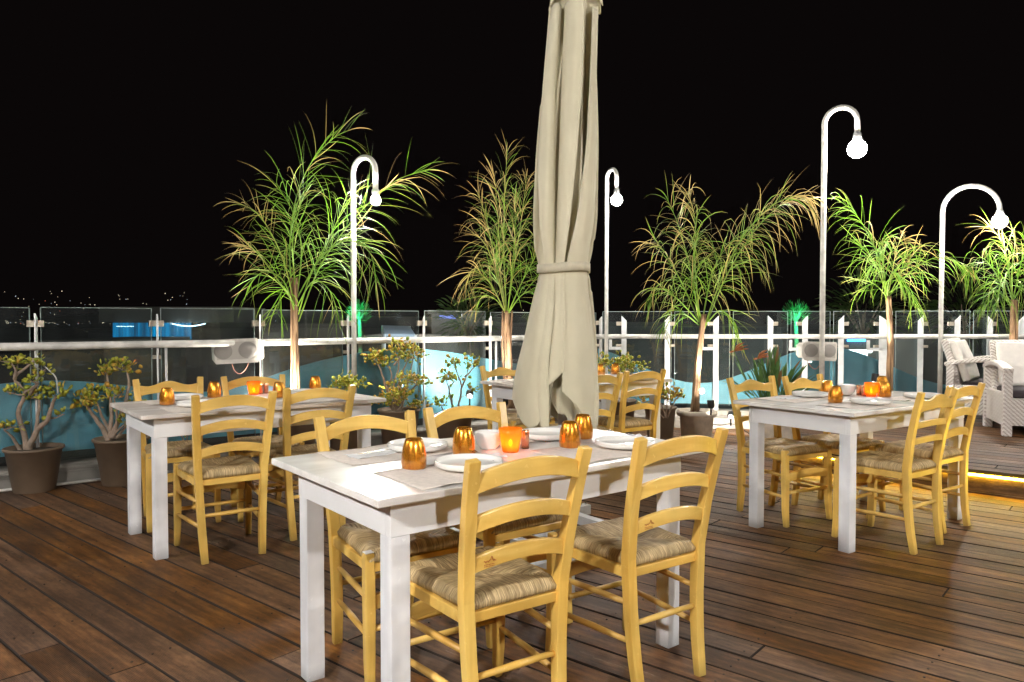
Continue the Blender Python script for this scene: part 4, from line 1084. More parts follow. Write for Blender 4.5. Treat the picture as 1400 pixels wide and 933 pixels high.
# palm 3
palm_tree('palm_tree', 'large palm in the beige pot with one long arching frond ending in dry brown leaves', 950, 7.2, [(948, 590), (950, 560), (954, 500), (960, 450), (961, 430)], [
    ([(958, 450), (944, 370), (928, 310), (912, 272)], -.1, .30, .0, .9),
    ([(960, 450), (936, 395), (912, 350), (893, 325)], .3, .28, .1, .9),
    ([(962, 450), (985, 385), (1015, 325), (1055, 282), (1095, 268), (1112, 290)], -.2, .30, .1, 1.2), ([(963, 450), (992, 380), (1030, 318), (1072, 278), (1108, 272)], .1, .30, .1, 1.2),
    ([(957, 440), (950, 360), (950, 300), (940, 262)], .4, .30, .0, .8),
    ([(955, 440), (925, 408), (900, 395), (885, 415)], -.3, .26, .0, .5),
    ([(968, 440), (985, 425), (1003, 440), (1008, 465)], -.3, .22, .0, .1),
    ([(960, 440), (975, 370), (1000, 330), (1018, 322)], .1, .28, .1, .7),
    ([(956, 445), (935, 430), (915, 435), (900, 458)], -.2, .22, .0, .15),
    ([(960, 440), (950, 400), (948, 350), (955, 320)], -.25, .28, .0, .3),
    ], 13, tr=(.058, .018), stems=5, drop=2.5, wid=.0115, dens=26, spread=.85, tipd=.75)
# palm 4
palm_tree('palm_tree', 'bright green palm behind the right table between two lamp posts', 1216, 7.75, [(1216, 520), (1217, 470), (1215, 430), (1214, 405)], [
    ([(1213, 415), (1200, 350), (1175, 300), (1145, 272)], -.1, .27, .0, .15),
    ([(1214, 405), (1222, 360), (1228, 335), (1238, 322)], .2, .24, .6, .9),
    ([(1215, 405), (1245, 372), (1285, 352), (1330, 372)], .1, .27, .0, .2),
    ([(1212, 405), (1194, 388), (1180, 398)], -.2, .22, .0, .1),
    ([(1215, 400), (1238, 392), (1252, 420)], -.3, .24, .0, .1),
    ([(1213, 405), (1206, 350), (1210, 322)], -.3, .26, .0, .1),
    ([(1213, 405), (1215, 385), (1222, 372), (1232, 390)], -.45, .24, .0, .0),
    ([(1213, 405), (1196, 360), (1176, 335)], .3, .26, .0, .1),
    ([(1215, 405), (1240, 360), (1258, 338)], .3, .24, .2, .6),
    ], 14, z0=.35, tr=(.042, .016), stems=6, drop=2.2, wid=.0115, dens=27, spread=.85)
# palm 5
palm_tree('palm_tree', 'green palm behind the white wicker chairs at the right edge', 1383, 8.0, [(1382, 520), (1384, 470), (1384, 430), (1384, 410)], [
    ([(1383, 420), (1362, 375), (1340, 352), (1322, 375)], -.2, .26, .05, .3),
    ([(1384, 410), (1376, 350), (1364, 322), (1348, 308)], .2, .26, .15, .7),
    ([(1385, 410), (1396, 360), (1404, 330)], -.1, .28, .0, .5),
    ([(1385, 410), (1412, 380), (1435, 395)], -.1, .28, .0, .2),
    ([(1383, 415), (1360, 398), (1344, 420)], -.3, .24, .0, .2),
    ([(1384, 410), (1384, 360), (1390, 325)], .35, .28, .1, .6),
    ([(1384, 410), (1372, 380), (1366, 400), (1364, 430)], -.35, .24, .0, .1),
    ([(1385, 410), (1398, 395), (1410, 425)], -.3, .24, .0, .1),
    ], 15, z0=.4, tr=(.042, .016), stems=6, drop=2.2, wid=.0115, dens=27, spread=.85)

p3 = on_h(948, 618); p3 = Vector((at(953, 466, 7.2).x, 7.2, 0))
planter('plant_pot', p3, .135, .165, .36, M['pot_stone'], 'beige stone-look pot with a rolled rim holding the large palm', rim=.03, rimh=.055, cat='plant pot')
planter('plant_pot', Vector((at(405, 466, 6.35).x, 6.35, 0)), .13, .17, .38, M['pot_brown'], 'brown pot behind the left table holding the wispy palm')
planter('plant_pot', Vector((at(694, 466, 7.3).x, 7.3, 0)), .14, .18, .38, M['pot_stone'], 'beige pot holding the bushy palm left of the parasol')
planter('plant_pot', Vector((at(1216, 466, 7.75).x, 7.75, PH)), .11, .14, .21, M['pot_stone'], 'pot behind the right table holding the bright green palm')
planter('plant_pot', Vector((at(1383, 466, 8.0).x, 8.0, PH)), .12, .16, .26, M['pot_stone'], 'pot behind the wicker chairs holding the rightmost palm')

def jade(label, base, z0, ybase, branches, leaf=.042, seed=1, clump=.075, ncl=34, dr=.25, thick=.022, groupname='jade plants in brown pots'):
    """branches: list of (pixel polyline, has clump at tip)"""
    rnd = random.Random(seed); b = Vector((base.x, base.y, z0))
    t = thing('jade_plant', label, 'plant', b, group=groupname)
    bm_ = MB(); tips = []
    for br, dz, sz in branches:
        P = [at(x, y, ybase+dz*i/(len(br)-1)) for i, (x, y) in enumerate(br)]
        Q = catmull(P, 5); n = len(Q); r0 = thick*sz
        bm_.tube([q+Vector((rnd.gauss(0, .002), rnd.gauss(0, .002), 0)) for q in Q], [r0*(1-.72*i/(n-1)) for i in range(n)], 8)
        tips.append((Q[-1], sz))
        # twigs
        for _ in range(3):
            q = Q[-1]; e = q+Vector((rnd.gauss(0, .038), rnd.gauss(0, .038), rnd.uniform(0, .045)))
            bm_.tube([Q[-3], q, e], [.005, .004, .003], 5); tips.append((e, sz*.8))
    bm_.build('branches', M['jadebark'], t, b)
    mb = MB(); dry = []
    for tip, sz in tips:
        for k in range(int(ncl*sz*.72)):
            c = tip+Vector((rnd.gauss(0, clump*.55), rnd.gauss(0, clump*.5), rnd.gauss(0.01, clump*.38)))
            d = (c-tip+Vector((rnd.gauss(0, .03), rnd.gauss(0, .03), rnd.uniform(0, .06)))).normalized()
            s = d.cross(Vector((rnd.gauss(0, 1), rnd.gauss(0, 1), rnd.gauss(0, 1)))).normalized(); u_ = d.cross(s)
            ll = leaf*rnd.uniform(.7, 1.2); w = ll*.38; th = ll*.10
            # thick oval leaf: 6-sided ring + two caps
            ring = [(0, 0), (.35, .8), (.7, 1.), (1., .35), (1., -.35), (.7, -1.), (.35, -.8)]
            top = [c+d*a*ll+s*bb*w+u_*.0 for a, bb in ring]
            o1 = mb.add(top+[c+d*ll*.6+u_*th, c+d*ll*.6-u_*th], [(i, (i+1) % 7, 7) for i in range(7)]+[((i+1) % 7, i, 8) for i in range(7)], True)
            v_ = rnd.random(); dd = rnd.uniform(.5, 1) if v_ < dr else rnd.uniform(0, .2)
            dry += [dd]*9
    mb.build('leaves', M['jade'], t, b, attr=('dry', dry))
    return t
def ground(px, y): v = at(px, 466, y); v.z = 0; return v
g = on_h(26, 678); g1 = Vector((g.x, g.y+.17, 0)); Y1 = g1.y
planter('plant_pot', g1, .13, .182, .315, M['pot_brown'], 'brown pot at the left edge holding the gnarled jade plant')
jade('gnarled jade plant with bare pale trunks in the pot at the left edge', g1, .29, Y1, [
    ([(38, 622), (32, 590), (25, 565), (33, 537), (20, 518), (24, 500)], .05, 1.), ([(20, 518), (22, 508), (15, 496)], -.05, .6), ([(38, 618), (50, 590), (66, 572), (72, 550), (78, 543)], -.05, 1.1),
    ([(50, 590), (52, 570), (54, 548), (46, 545)], .08, .7), ([(33, 537), (48, 528), (58, 508)], .0, .5), ([(30, 620), (18, 600), (6, 588)], -.1, .7), ([(33, 540), (25, 540), (18, 538)], 0, .35), ([(66, 572), (74, 572), (80, 570)], 0, .4), ([(40, 540), (52, 525), (48, 524)], -.05, .6), ([(20, 515), (36, 502), (44, 498)], -.02, .6)],
     leaf=.043, seed=5, clump=.052, ncl=13, dr=.12)
g = on_h(152, 667); g2 = Vector((g.x, g.y+.15, 0)); Y2 = g2.y
planter('plant_pot', g2, .13, .185, .345, M['pot_brown'], 'brown pot beside the left table holding a jade plant')
jade('jade plant with reddish leaves in the pot beside the left table', g2, .32, Y2, [
    ([(150, 605), (140, 585), (125, 565), (118, 555)], -.05, 1.1), ([(150, 600), (152, 560), (148, 530), (146, 512)], .05, .8), ([(152, 600), (168, 560), (176, 530), (174, 508)], 0, .9), ([(150, 590), (136, 562), (130, 540)], .05, .6), ([(155, 600), (160, 570), (156, 545)], -.08, .7), ([(158, 600), (178, 575), (184, 558)], .1, .6), ([(150, 600), (165, 585), (172, 580)], -.05, .5)],
     leaf=.043, seed=6, clump=.055, ncl=22, dr=.35)
g3 = ground(545, 6.95)
planter('plant_pot', g3, .14, .19, .40, M['pot_brown'], 'brown pot behind the nearest table holding the bushy jade')
jade('large bushy jade plant behind the nearest table, right of the left table', g3, .36, 6.95, [
    ([(540, 572), (528, 530), (520, 505), (512, 492)], 0, .9), ([(542, 572), (538, 530), (545, 505), (545, 482)], .1, .9), ([(545, 572), (556, 530), (562, 505), (566, 485)], 0, .8), ([(540, 560), (552, 545), (566, 530), (572, 525)], -.1, .9),
    ([(540, 560), (528, 550), (520, 552)], -.1, .8), ([(541, 560), (545, 535), (550, 525)], -.1, 1.), ([(538, 565), (530, 535), (536, 512), (528, 498)], .1, .8), ([(545, 560), (560, 556), (566, 556)], 0, .7), ([(540, 540), (552, 505), (558, 492)], .05, .7), ([(540, 565), (535, 552), (540, 548)], -.15, 1.), ([(540, 565), (550, 555), (548, 545)], -.15, 1.), ([(538, 500), (548, 488), (547, 474)], .05, .5)],
     leaf=.040, seed=7, clump=.065, ncl=30, dr=.35, thick=.017)
g4 = ground(620, 6.75)
planter('plant_pot', g4, .13, .17, .38, M['pot_brown'], 'brown pot behind the nearest table holding the small forked jade')
jade('small forked jade plant glowing against the lit blue wave, left of the bushy palm', g4, .34, 6.75, [
    ([(624, 572), (628, 550), (631, 530), (626, 512), (620, 500)], 0, .8), ([(631, 530), (638, 515), (640, 503)], .02, .6), ([(620, 572), (617, 545), (612, 525), (610, 520)], -.03, .7), ([(618, 555), (614, 535), (621, 522)], 0, .5), ([(618, 572), (606, 560), (604, 555)], -.05, .8), ([(628, 545), (638, 540), (642, 535)], 0, .25), ([(636, 515), (646, 505), (648, 500)], -.03, .6)],
     leaf=.040, seed=8, clump=.05, ncl=20, dr=.15, thick=.016)
g5 = ground(845, 7.6)
planter('plant_pot', g5, .14, .18, .42, M['pot_brown'], 'brown pot behind the far table holding a low spreading jade')
jade('low spreading jade plant behind the far table, right of the parasol', g5, .38, 7.6, [
    ([(845, 540), (835, 510), (828, 498)], 0, .8), ([(845, 540), (848, 510), (850, 498)], 0, .8), ([(845, 540), (860, 515), (868, 505)], 0, .8), ([(845, 540), (840, 515), (838, 500)], -.15, .9), ([(845, 535), (852, 512), (856, 506)], -.15, .8)], leaf=.040, seed=9, clump=.08, ncl=34, dr=.15, thick=.014)
g6 = ground(903, 7.15)
planter('plant_pot', g6, .11, .15, .40, M['pot_brown'], 'slim brown pot right of the far chair holding an orange-tipped plant')
jade('orange-tipped succulent in the slim pot between the far chair and the beige palm pot', g6, .36, 6.9, [
    ([(910, 572), (905, 555), (898, 545)], 0, .6), ([(910, 572), (912, 550), (910, 540)], 0, .6), ([(912, 572), (922, 550), (928, 542)], -.05, .7), ([(908, 572), (895, 560), (882, 550)], 0, .6), ([(912, 572), (918, 558), (916, 550)], -.1, .6)], leaf=.042, seed=10, clump=.045, ncl=22, dr=.65, thick=.012)
g7 = ground(468, 6.6)
planter('plant_pot', g7, .12, .16, .40, M['pot_brown'], 'low pot behind the left table holding a small round bush')
jade('small round green bush behind the left table at the foot of the lamp post', g7, .37, 6.6, [([(468, 545), (462, 535), (458, 530)], 0, .8), ([(468, 545), (470, 535), (472, 528)], 0, .9), ([(468, 545), (480, 535), (484, 530)], 0, .8)], leaf=.042, seed=21, clump=.06, ncl=34, dr=.05, thick=.01)
g8 = ground(254, 5.95)
planter('plant_pot', g8, .09, .12, .16, M['pot_brown'], 'very low pot seen under the left table holding a tiny jade')
jade('tiny jade plant seen beneath the left table', g8, .13, 5.95, [([(254, 625), (250, 600), (246, 588)], 0, .7), ([(254, 625), (262, 602), (266, 592)], 0, .7), ([(254, 625), (256, 608), (256, 596)], -.1, .6)], leaf=.03, seed=22, clump=.05, ncl=16, dr=.1, thick=.013)

# strelitzia
g9 = ground(1058, 7.0)
pt = thing('planter_box', 'square grey stone planter behind the right table holding the bird-of-paradise plant', 'planter', g9)
mb = MB(); mb.box((0, 0, .17), (.34, .34, .34)); mb.build('box_body', M['pot_stone'], pt, bevel=.008)
mb = MB(); mb.box((0, 0, .345), (.30, .30, .012)); mb.build('soil', M['soil'], pt)
st = thing('bird_of_paradise', 'dark green bird-of-paradise plant with long pointed leaves and an orange flower', 'plant', (g9.x, g9.y, .345))
rnd = random.Random(4); bl = MB(); dry = []
for k in range(68):
    tx = rnd.choice([rnd.uniform(984, 1122), rnd.uniform(1015, 1100)]); ty = 470+abs(tx-1055)*.55+rnd.uniform(0, 34)
    a = g9+Vector((rnd.gauss(0, .05), rnd.gauss(0, .05), .33)); b = at(tx, ty, 7.0+rnd.uniform(-.3, .25)); mid = a.lerp(b, .55)+Vector((0, 0, .05))
    Q = catmull([a, a.lerp(mid, .6), mid], 3)
    bl.tube(Q, .005, 5, caps=False); dry += [0]*(5*len(Q))
    d = (b-mid); blade(bl, dry, mid, d+Vector((0, 0, .10)), Vector((rnd.uniform(.3, 1), rnd.uniform(-1, 1), 0)).normalized(), d.length*1.1, rnd.uniform(.030, .050), .8, 6, .0 if rnd.random() < .85 else .7)
bl.build('leaves', M['strel'], st, (g9.x, g9.y, .345), attr=('dry', dry))
for (sx, sy, tx2, ty2) in ((1020, 510, 1004, 476), (1045, 500, 1036, 486)):
    f = MB(); S = [g9+Vector((0, 0, .34)), at(sx+6, sy+20, 6.9), at(tx2, ty2+6, 6.85)]; f.tube(catmull(S, 5), .006, 6); f.build('flower_stalk', M['strel'], st, (g9.x, g9.y, .345))
    f = MB(); q = at(tx2, ty2+4, 6.85)
    for dx, dz_ in ((.12, .05), (.09, .08), (-.05, -.01), (.05, .06), (.13, .02)):
        f.tube([q, q+Vector((dx*.5, 0, dz_*.7)), q+Vector((dx, -.01, dz_))], [.006, .012, .001], 6)
    f.build('flower', simple('orange_petal', (.36, .12, .04), .6, var=.4, scale=30), st, (g9.x, g9.y, .345))

# ------------------------------------------------------------------ loudspeakers
def loudspeaker(pos, rz, tilt, label, sc=1.):
    t = thing('loudspeaker', label, 'loudspeaker', pos, rz, 'twin-cone loudspeakers on the handrail'); t.rotation_euler = (0, tilt, rz)
    w, h, d = .36*sc, .175*sc, .15*sc
    mb = MB()
    pr = [(-w/2, -h*.30), (-w/2+.03, -h/2), (w/2-.01, -h/2), (w/2, -h*.42), (w/2, h*.42), (w/2-.01, h/2), (-w/2+.03, h/2), (-w/2, h*.30)]
    n = len(pr); vs = [(x, -d/2, z) for x, z in pr]+[(x*.9, d/2, z*.8) for x, z in pr]
    mb.add(vs, [tuple(reversed(range(n))), tuple(range(n, 2*n))]+[(i, i+n, (i+1) % n+n, (i+1) % n) for i in range(n)]); mb.build('cabinet', M['speaker'], t, bevel=.008)
    g = MB(); x0, x1 = -w/2+.035, w/2-.012
    g.add([(x0, -d/2-.004, -h*.36), (x1, -d/2-.004, -h*.36), (x1, -d/2-.004, h*.42), (x0, -d/2-.004, h*.42), (x0, -d/2+.002, -h*.36), (x1, -d/2+.002, -h*.36), (x1, -d/2+.002, h*.42), (x0, -d/2+.002, h*.42)],
          [(3, 2, 1, 0), (0, 1, 5, 4), (1, 2, 6, 5), (2, 3, 7, 6), (3, 0, 4, 7)]); g.build('grille', simple('light_grille', (.45, .42, .38), .6, bump=.5, scale=50), t)
    for cx_ in (-w*.26, w*.28):
        c = MB(); pr2 = []
        for i in range(28):
            a = 2*math.pi*i/28; pr2.append((cx_+h*.40*math.cos(a)*1.05, h*.37*math.sin(a)+h*.03))
        vs = [(x, -d/2-.0065, z) for x, z in pr2]+[(cx_+(x-cx_)*.9, -d/2-.011, h*.03+(z-h*.03)*.9) for x, z in pr2]+[(cx_+(x-cx_)*.35, -d/2-.006, h*.03+(z-h*.03)*.35) for x, z in pr2]
        fs = [(i, (i+1) % 28, 28+(i+1) % 28, 28+i) for i in range(28)]+[(28+i, 28+(i+1) % 28, 56+(i+1) % 28, 56+i) for i in range(28)]+[tuple(range(56, 84))]
        c.add(vs, fs, True); c.build('speaker_cone', M['cone'], t)
    b = MB(); b.box((w*.25, d/2+.02, 0), (.05, .05, .05)); b.build('mounting_bracket', M['metal_white'], t)
    cb_ = MB(); cb_.tube(catmull([(-.08, .02, -h/2), (-.05, .0, -h/2-.07), (0, -.01, -h/2-.10), (.05, 0, -h/2-.06), (.07, .02, -h/2)], 5), .003, 6); cb_.build('cable', simple('pink_cable', (.55, .25, .2), .5), t)
    return t
loudspeaker(at(327, 480, 6.35), R(-2), R(-3), 'white twin-cone loudspeaker on the handrail above the left table', 1.08)
loudspeaker(at(1115, 480, 7.9), R(8), R(2), 'off-white loudspeaker on the handrail beside the tallest lamp post', 1.05)
cbm = MB(); cbm.tube(catmull([at(49, 485, 5.45), at(60, 500, 5.42), at(76, 516, 5.40), at(79, 538, 5.40)], 6), .005, 6)
o = cbm.build('hanging_cable', M['metal_white'], loc=at(49, 485, 5.45)); tag(o, 'short white cable curling off the handrail above the gnarled jade plant', 'cable')
cbm = MB(); cbm.tube(catmull([Vector((at(x, 466, y_).x, y_, .13)) for x, y_ in ((965, 7.95), (985, 7.8), (1005, 7.85))]+[Vector((at(1030, 466, 7.8).x, 7.8, .012))], 6), .006, 6)
o = cbm.build('power_cable', M['rubber'], loc=Vector((at(965, 466, 7.95).x, 7.95, .13))); tag(o, 'black cable trailing over the stone ledge beside the beige palm pot', 'cable')

# ------------------------------------------------------------------ wicker armchairs
def armchair(pos, rz, label):
    t = thing('wicker_armchair', label, 'armchair', pos, rz, 'white wicker armchairs on the raised deck')   # faces -y
    w, d = .80, .74
    mb = MB(); mb.box((0, 0, .22), (w-.10, d-.06, .25)); mb.build('seat_base', M['rattan'], t, bevel=.012)
    mb = MB(); mb.bar([(0, d/2-.10, .30), (0, d/2-.04, .60), (0, d/2+.04, .86)], w-.08, .07, (1, 0, 0)); mb.build('backrest', M['rattan'], t, bevel=.02)
    mb = MB(); mb.bar([(0, d/2-.17, .42), (0, d/2-.12, .60), (0, d/2-.02, .84)], w-.16, .08, (1, 0, 0)); mb.build('back_cushion', M['cushion_light'], t, bevel=.025)
    for s in (-1, 1):
        a = MB(); a.bar(catmull([(s*(w/2-.02), -d/2-.01, .60), (s*(w/2-.02), -.1, .645), (s*(w/2-.02), .15, .645), (s*(w/2-.02), d/2+.02, .60)], 4), .085, .045, (1, 0, 0)); a.build('armrest', M['rattan'], t, bevel=.012)
        b = MB(); b.box((s*(w/2-.02), 0, .24), (.045, d-.10, .30)); b.build('side_panel', M['rattan'], t, bevel=.008)
        for q in (-1, 1):
            l = MB(); l.bar([(s*(w/2-.02), q*(d/2-.035), 0), (s*(w/2-.02), q*(d/2-.035), .60)], .075, .075, (1, 0, 0)); l.build('leg', M['rattan'], t, bevel=.01)
    mb = MB(); mb.box((0, -.04, .385), (w-.13, d-.18, .075)); mb.build('seat_cushion', M['cushion'], t, bevel=.025)
    return t
armchair((5.08, 7.85, PH), R(50), 'white wicker armchair seen from the side, its dark seat cushion showing under the armrest')
armchair((4.985, 6.97, PH), R(-20), 'white wicker armchair cut off by the right edge of the picture')

# spotlights and lit palms
spotlight(Vector((p3.x+.09, 7.02, .335)), at(965, 330, 7.2), 'small glaring spotlight in the beige pot at the foot of the large palm', 42)
spotlight(Vector((at(642, 466, 7.05).x, 7.05, .42)), at(640, 520, 8.0)+Vector((0, 0, .2)), 'small spotlight hidden behind a chair back, flooding the blue wave white', 34, size=R(110))
spotlight(Vector((at(1197, 466, 7.45).x, 7.45, PH+.38)), at(1215, 360, 7.75), 'small bright spotlight behind the right table at the foot of the bright green palm', 60)
spotlight(Vector((at(385, 466, 6.2).x, 6.2, .30)), at(405, 330, 6.35), 'small spotlight at the foot of the wispy palm behind the left table', 48)
spotlight(Vector((at(368, 466, 6.35).x, 6.35, .25)), at(355, 500, 6.55), 'small spotlight behind the left table lighting the foot of the glass', 14, size=R(120))
spotlight(Vector((at(690, 466, 7.05).x, 7.05, .36)), at(694, 340, 7.3), 'small spotlight at the foot of the bushy palm left of the parasol', 30)
spotlight(Vector((at(1372, 466, 7.7).x, 7.7, PH+.25)), at(1384, 350, 8.0), 'small spotlight at the foot of the rightmost palm', 45)
spotlight(Vector((at(1000, 466, 7.6).x, 7.6, .15)), at(1010, 520, 8.8), 'small spotlight on the stone ledge behind the bird-of-paradise plant', 30, size=R(120))

# ------------------------------------------------------------------ the town below
GZ = -7.0
gm = MB(); gm.add([(-1500, -100, GZ), (1500, -100, GZ), (1500, 2500, GZ), (-1500, 2500, GZ)], [(0, 1, 2, 3)])
o = gm.build('ground', simple('dark_town_ground', (.05, .048, .045), .9, var=.4, scale=.05)); tag(o, kind='structure')
hm = MB(); n = 60; vs = []
for j in range(5):
    for i in range(n+1):
        x = -1400+2800*i/n; y = 900+j*150; h = [0, 18, 34, 42, 30][j]*(.7+.5*noise.noise(Vector((i*.21, j*.3, 1))))*max(.15, 1-abs(x+450)/900)
        vs.append((x, y, GZ-1+h))
hm.add(vs, [(j*(n+1)+i, j*(n+1)+i+1, (j+1)*(n+1)+i+1, (j+1)*(n+1)+i) for j in range(4) for i in range(n)], True)
o = hm.build('hills', simple('dark_hill', (.02, .022, .02), .95)); tag(o, kind='structure')
# town lights on the far shore
rnd = random.Random(2)
for nm, colr, st_, cnt in (('town_lights', (1, .86, .62), 3.0, 90), ('town_lights', (.75, .85, 1), 2.5, 35), ('town_lights', (1, .25, .15), 2.0, 8)):
    mb = MB()
    for k in range(cnt):
        band = rnd.random()
        if band < .45: x, y, D = rnd.uniform(0, 270), rnd.gauss(441, 1.6), 620
        elif band < .9: x, y, D = rnd.uniform(5, 275), rnd.uniform(398, 434), 1150+rnd.uniform(0, 100)
        else: x, y, D = rnd.uniform(300, 900), rnd.uniform(424, 440), 900
        mb.sphere(at(x, y, D), D/F_PX*rnd.uniform(.22, .5), 6)
    o = mb.build(nm, emis('distant_light', colr, st_*.16)); tag(o, 'scattered tiny lights of the far shore', kind='stuff')

def building(px0, px1, ytop, D, col, label, depth=6, wins=(), parapet=.3, lit=0.):
    a = at(px0, ytop, D); b = at(px1, ytop, D); w = b.x-a.x; top = a.z
    t = thing('building', label, 'building', (a.x+w/2, D+depth/2, GZ), group='low buildings below the terrace')
    H = top-GZ
    wm = simple('town_wall', col, .85, var=.2, scale=.8)
    mb = MB(); mb.box((0, 0, H/2), (w, depth, H)); mb.build('wall', wm, t)
    rm = MB(); rm.box((0, 0, H+.04), (w+.3, depth+.3, .16)); rm.build('roof', simple('town_roof', tuple(c*.7 for c in col), .9), t)
    for (x0, y0, x1, y1, cc, e) in wins:
        p = at(x0, y0, D); q = at(x1, y1, D); m_ = emis('window_glow', cc, e)
        wb = MB(); wb.box(((p.x+q.x)/2-(a.x+w/2), -depth/2-.03, (p.z+q.z)/2-GZ), (abs(q.x-p.x), .08, abs(p.z-q.z))); wb.build('window', m_, t)
    return t
building(60, 150, 470, 26, (.16, .15, .14), 'dim low building with pale green lit windows behind the gnarled jade plant', wins=[(62, 495, 88, 514, (.18, .24, .17), .35), (94, 498, 120, 520, (.16, .21, .16), .3)])
building(-60, 40, 480, 22, (.05, .05, .05), 'dark block at the left edge beyond the glass')
building(120, 215, 454, 45, (.10, .10, .12), 'stepped pale block left of the blue-lit pavilion')
building(350, 455, 447, 30, (.10, .09, .085), 'dark block behind the wispy palm')
building(590, 655, 428, 32, (.16, .16, .16), 'grey block with a small blue sign left of the parasol', wins=[(601, 431, 626, 436, (.10, .14, .45), .45), (627, 430, 632, 434, (.8, .85, .9), .3)])
building(670, 745, 446, 30, (.09, .08, .09), 'dark block behind the bushy palm')
building(480, 600, 466, 24, (.07, .065, .065), 'flat dark roof below the white awning')
building(830, 925, 445, 28, (.10, .11, .12), 'dim block right of the slim lamp post')
building(940, 1070, 452, 26, (.08, .09, .11), 'bluish block behind the large palm')
building(1145, 1260, 462, 24, (.12, .13, .14), 'block with a thin blue light line behind the bright green palm', wins=[(1158, 463, 1182, 467, (.05, .35, 1), 1.5)])
building(1290, 1420, 452, 30, (.10, .10, .10), 'dim block behind the wicker chairs')
# blue pavilion
a = at(155, 443, 40); b = at(312, 443, 40); bw = b.x-a.x
pv = thing('pavilion', 'long pavilion with blue-lit curtains and a sagging string of white lights', 'pavilion', (a.x+bw/2, 40, GZ)); base = Vector((a.x+bw/2, 40, GZ))
mb = MB(); z1 = at(155, 420, 40).z-GZ; z2 = at(155, 441, 40).z-GZ; zc = at(155, 467, 40).z-GZ
mb.box((0, 2, (z1+z2)/2), (bw+1, 5, z1-z2)); mb.build('roof', simple('pavilion_roof', (.18, .18, .17), .8), pv)
mb = MB(); mb.box((0, 2, zc/2), (bw, 5, zc)); mb.build('wall', simple('pavilion_wall', (.07, .07, .08), .8), pv)
cm, nt, bs = nmat('blue_lit_curtain_emission'); tc = N(nt, 'ShaderNodeTexCoord'); no = N(nt, 'ShaderNodeTexNoise'); no.inputs['Scale'].default_value = 3.2; mp = N(nt, 'ShaderNodeMapping'); mp.inputs['Scale'].default_value = (1, 1, .06)
L(nt, tc.outputs['Object'], mp.inputs['Vector']); L(nt, mp.outputs[0], no.inputs['Vector']); cr = N(nt, 'ShaderNodeValToRGB'); cr.color_ramp.elements[0].position = .35; cr.color_ramp.elements[1].position = .7
cr.color_ramp.elements[0].color = (.0, .05, .11, 1); cr.color_ramp.elements[1].color = (.0, .26, .55, 1); L(nt, no.outputs['Fac'], cr.inputs['Fac']); L(nt, cr.outputs['Color'], bs.inputs['Emission Color']); bs.inputs['Emission Strength'].default_value = .24; bs.inputs['Base Color'].default_value = (.02, .1, .2, 1)  # blue light falling on the curtains is put in as emission
mb = MB(); n = 90; vs = []
for i in range(n+1):
    x = -bw/2+.2+(bw-2.0)*i/n; yy = -.45+.12*math.sin(i*1.4); vs += [(x, yy, zc-.05), (x, yy, z2-.02)]
mb.add(vs, [(2*i, 2*i+2, 2*i+3, 2*i+1) for i in range(n)], True); mb.build('curtain', cm, pv)
mb = MB()
for i in range(22):
    t_ = i/21; q = at(236+44*t_, 443+3.2*math.sin(math.pi*t_), 39.3)-base; mb.sphere(q, .035, 6)
for i in range(12): mb.sphere(at(160+2*i, 446.5, 39.3)-base, .02, 6)
mb.build('string_lights', emis('string_bulb', (.55, .85, 1), 1.6), pv)
# awning
mb = MB(); A = [at(523, 445, 20), at(560, 446, 20), at(568, 458, 18.6), at(526, 457, 18.6)]
mb.add(A+[p-Vector((0, 0, .06)) for p in A], [(0, 3, 2, 1), (4, 5, 6, 7), (0, 1, 5, 4), (1, 2, 6, 5), (2, 3, 7, 6), (3, 0, 4, 7)])
aw = thing('awning', 'pale tilted awning on the roof below, seen through the left glass fence', 'awning', A[0]); mb.build('canvas', simple('pale_awning', (.5, .55, .62), .8), aw, A[0])
lg = MB()
for p in A: lg.tube([p, Vector((p.x, p.y, at(560, 466, 24).z-.4))], .03, 6)
lg.build('frame', M['metal_white'], aw, A[0])
lamp_light('awning_light', at(545, 432, 17.5), 20, .1, (.8, .9, 1))
# green-lit trees
def far_tree(px, py, D, label, r, green):
    c = at(px, py, D); t = thing('tree', label, 'tree', (c.x, c.y, GZ), group='trees between the buildings below')
    mb = MB(); mb.tube([(0, 0, 0), (.1, 0, (c.z-GZ)*.6), (0, 0, c.z-GZ)], [.16, .11, .05], 8)
    for a in range(6): mb.tube([(0, 0, c.z-GZ-r*.6), (r*.6*math.cos(a), r*.6*math.sin(a), c.z-GZ+r*.3)], [.05, .01], 6)
    mb.build('trunk', M['jadebark'], t); rnd = random.Random(px); f = MB(); dry = []
    for k in range(420):
        v_ = Vector((rnd.gauss(0, 1), rnd.gauss(0, 1), rnd.gauss(0, .8))).normalized()*r*rnd.uniform(.35, 1.); q = Vector((0, 0, c.z-GZ))+v_
        blade(f, dry, q, v_+Vector((0, 0, .3)), Vector((rnd.random(), rnd.random(), rnd.random())), r*.38, r*.07, 1., 3, 0)
    f.build('crown', M['bush'], t, attr=('dry', dry))
    if green: lamp_light('green_floodlight', (c.x, c.y-r*1.3, c.z-.3*r), green, .15, (.02, 1, .42)).parent = None
far_tree(491, 428, 24, 'small tree lit green seen behind the left lamp post', .36, 32)
far_tree(1088, 429, 22, 'small tree lit green seen left of the tallest lamp post', .36, 32)
far_tree(640, 436, 26, 'dark tree crown beside the block with the blue sign', 1.0, 0)
far_tree(1180, 430, 26, 'dark tree crown behind the bright green palm', 1.3, 0)
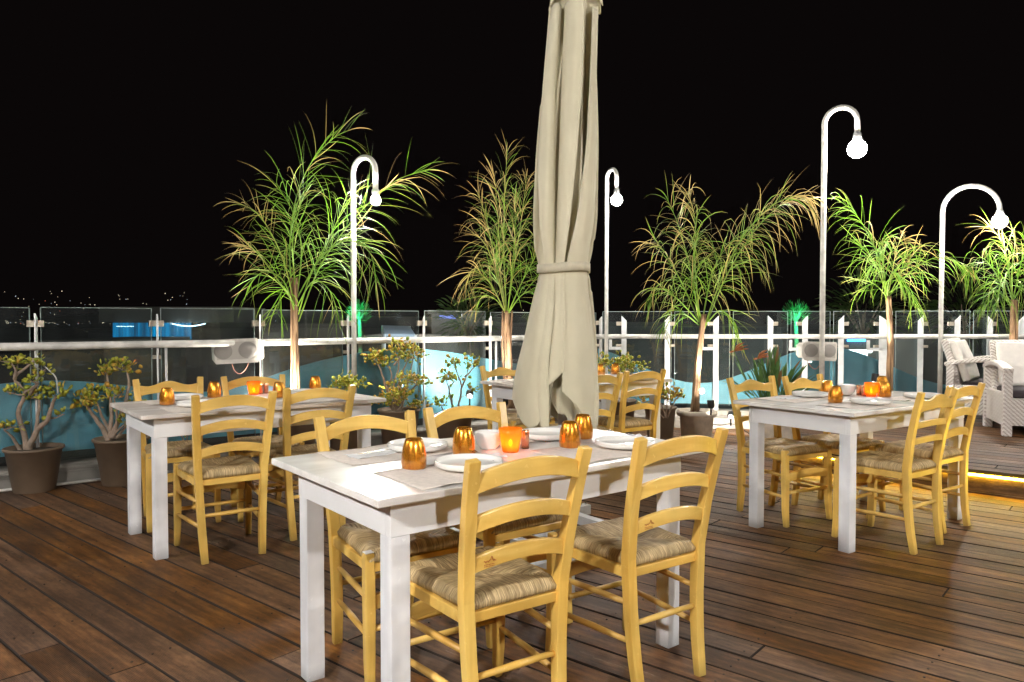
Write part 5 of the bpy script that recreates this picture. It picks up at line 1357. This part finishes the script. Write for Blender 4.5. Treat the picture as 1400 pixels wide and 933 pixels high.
far_tree(1320, 432, 26, 'dark tree crown behind the wicker chairs', 1.3, 0)
# floodlit kiosk beyond the right fence
a = at(1150, 482, 12); b = at(1186, 482, 12)
ks = thing('kiosk', 'small white kiosk in glaring floodlight beyond the right fence', 'kiosk', ((a.x+b.x)/2, 12.5, GZ)); H = a.z-GZ
mb = MB(); mb.box((0, 0, H/2), (b.x-a.x, 1., H)); mb.build('wall', simple('kiosk_white', (.8, .82, .82), .7), ks)
mb = MB(); mb.box((0, 0, H+.02), (b.x-a.x+.1, 1.1, .05)); mb.build('roof', M['metal_white'], ks)
mb = MB(); mb.box((.12, -.52, H-.35), (.10, .03, .22)); mb.build('vent', M['stone'], ks)
lamp_light('kiosk_light', ((a.x+b.x)/2, 11.2, a.z-.1), 60, .08, (.85, 1, .98))
# unseen fill lamps added to light the far buildings dimly
for x, y, e in ((-9, 20, 90), (2, 18, 60), (12, 20, 90), (-4, 28, 90)): lamp_light('town_fill_light', (x, y, 1.0), e, .3, (1, .85, .7))

# ------------------------------------------------------------------ world and view
w = bpy.data.worlds.new('World'); scene.world = w; w.use_nodes = True
nt = w.node_tree; bg = nt.nodes['Background']
sky = nt.nodes.new('ShaderNodeTexSky'); sky.sky_type = 'NISHITA'; sky.sun_disc = False; sky.sun_elevation = R(-12); sky.sun_rotation = R(200)
mixn = nt.nodes.new('ShaderNodeMix'); mixn.data_type = 'RGBA'; mixn.blend_type = 'ADD'; mixn.inputs[0].default_value = 1
mixn.inputs[7].default_value = (.007, .005, .005, 1)
nt.links.new(sky.outputs[0], mixn.inputs[6]); nt.links.new(mixn.outputs[2], bg.inputs[0]); bg.inputs[1].default_value = .1
vs_ = scene.view_settings; vs_.view_transform = 'Standard'; vs_.look = 'None'; vs_.gamma = 1; vs_.exposure = 2.1; vs_.use_curve_mapping = False
scene.cycles.max_bounces = 8; scene.cycles.transparent_max_bounces = 16; scene.cycles.use_denoising = True
scene.cycles.sample_clamp_indirect = 6; scene.cycles.caustics_reflective = False; scene.cycles.caustics_refractive = False
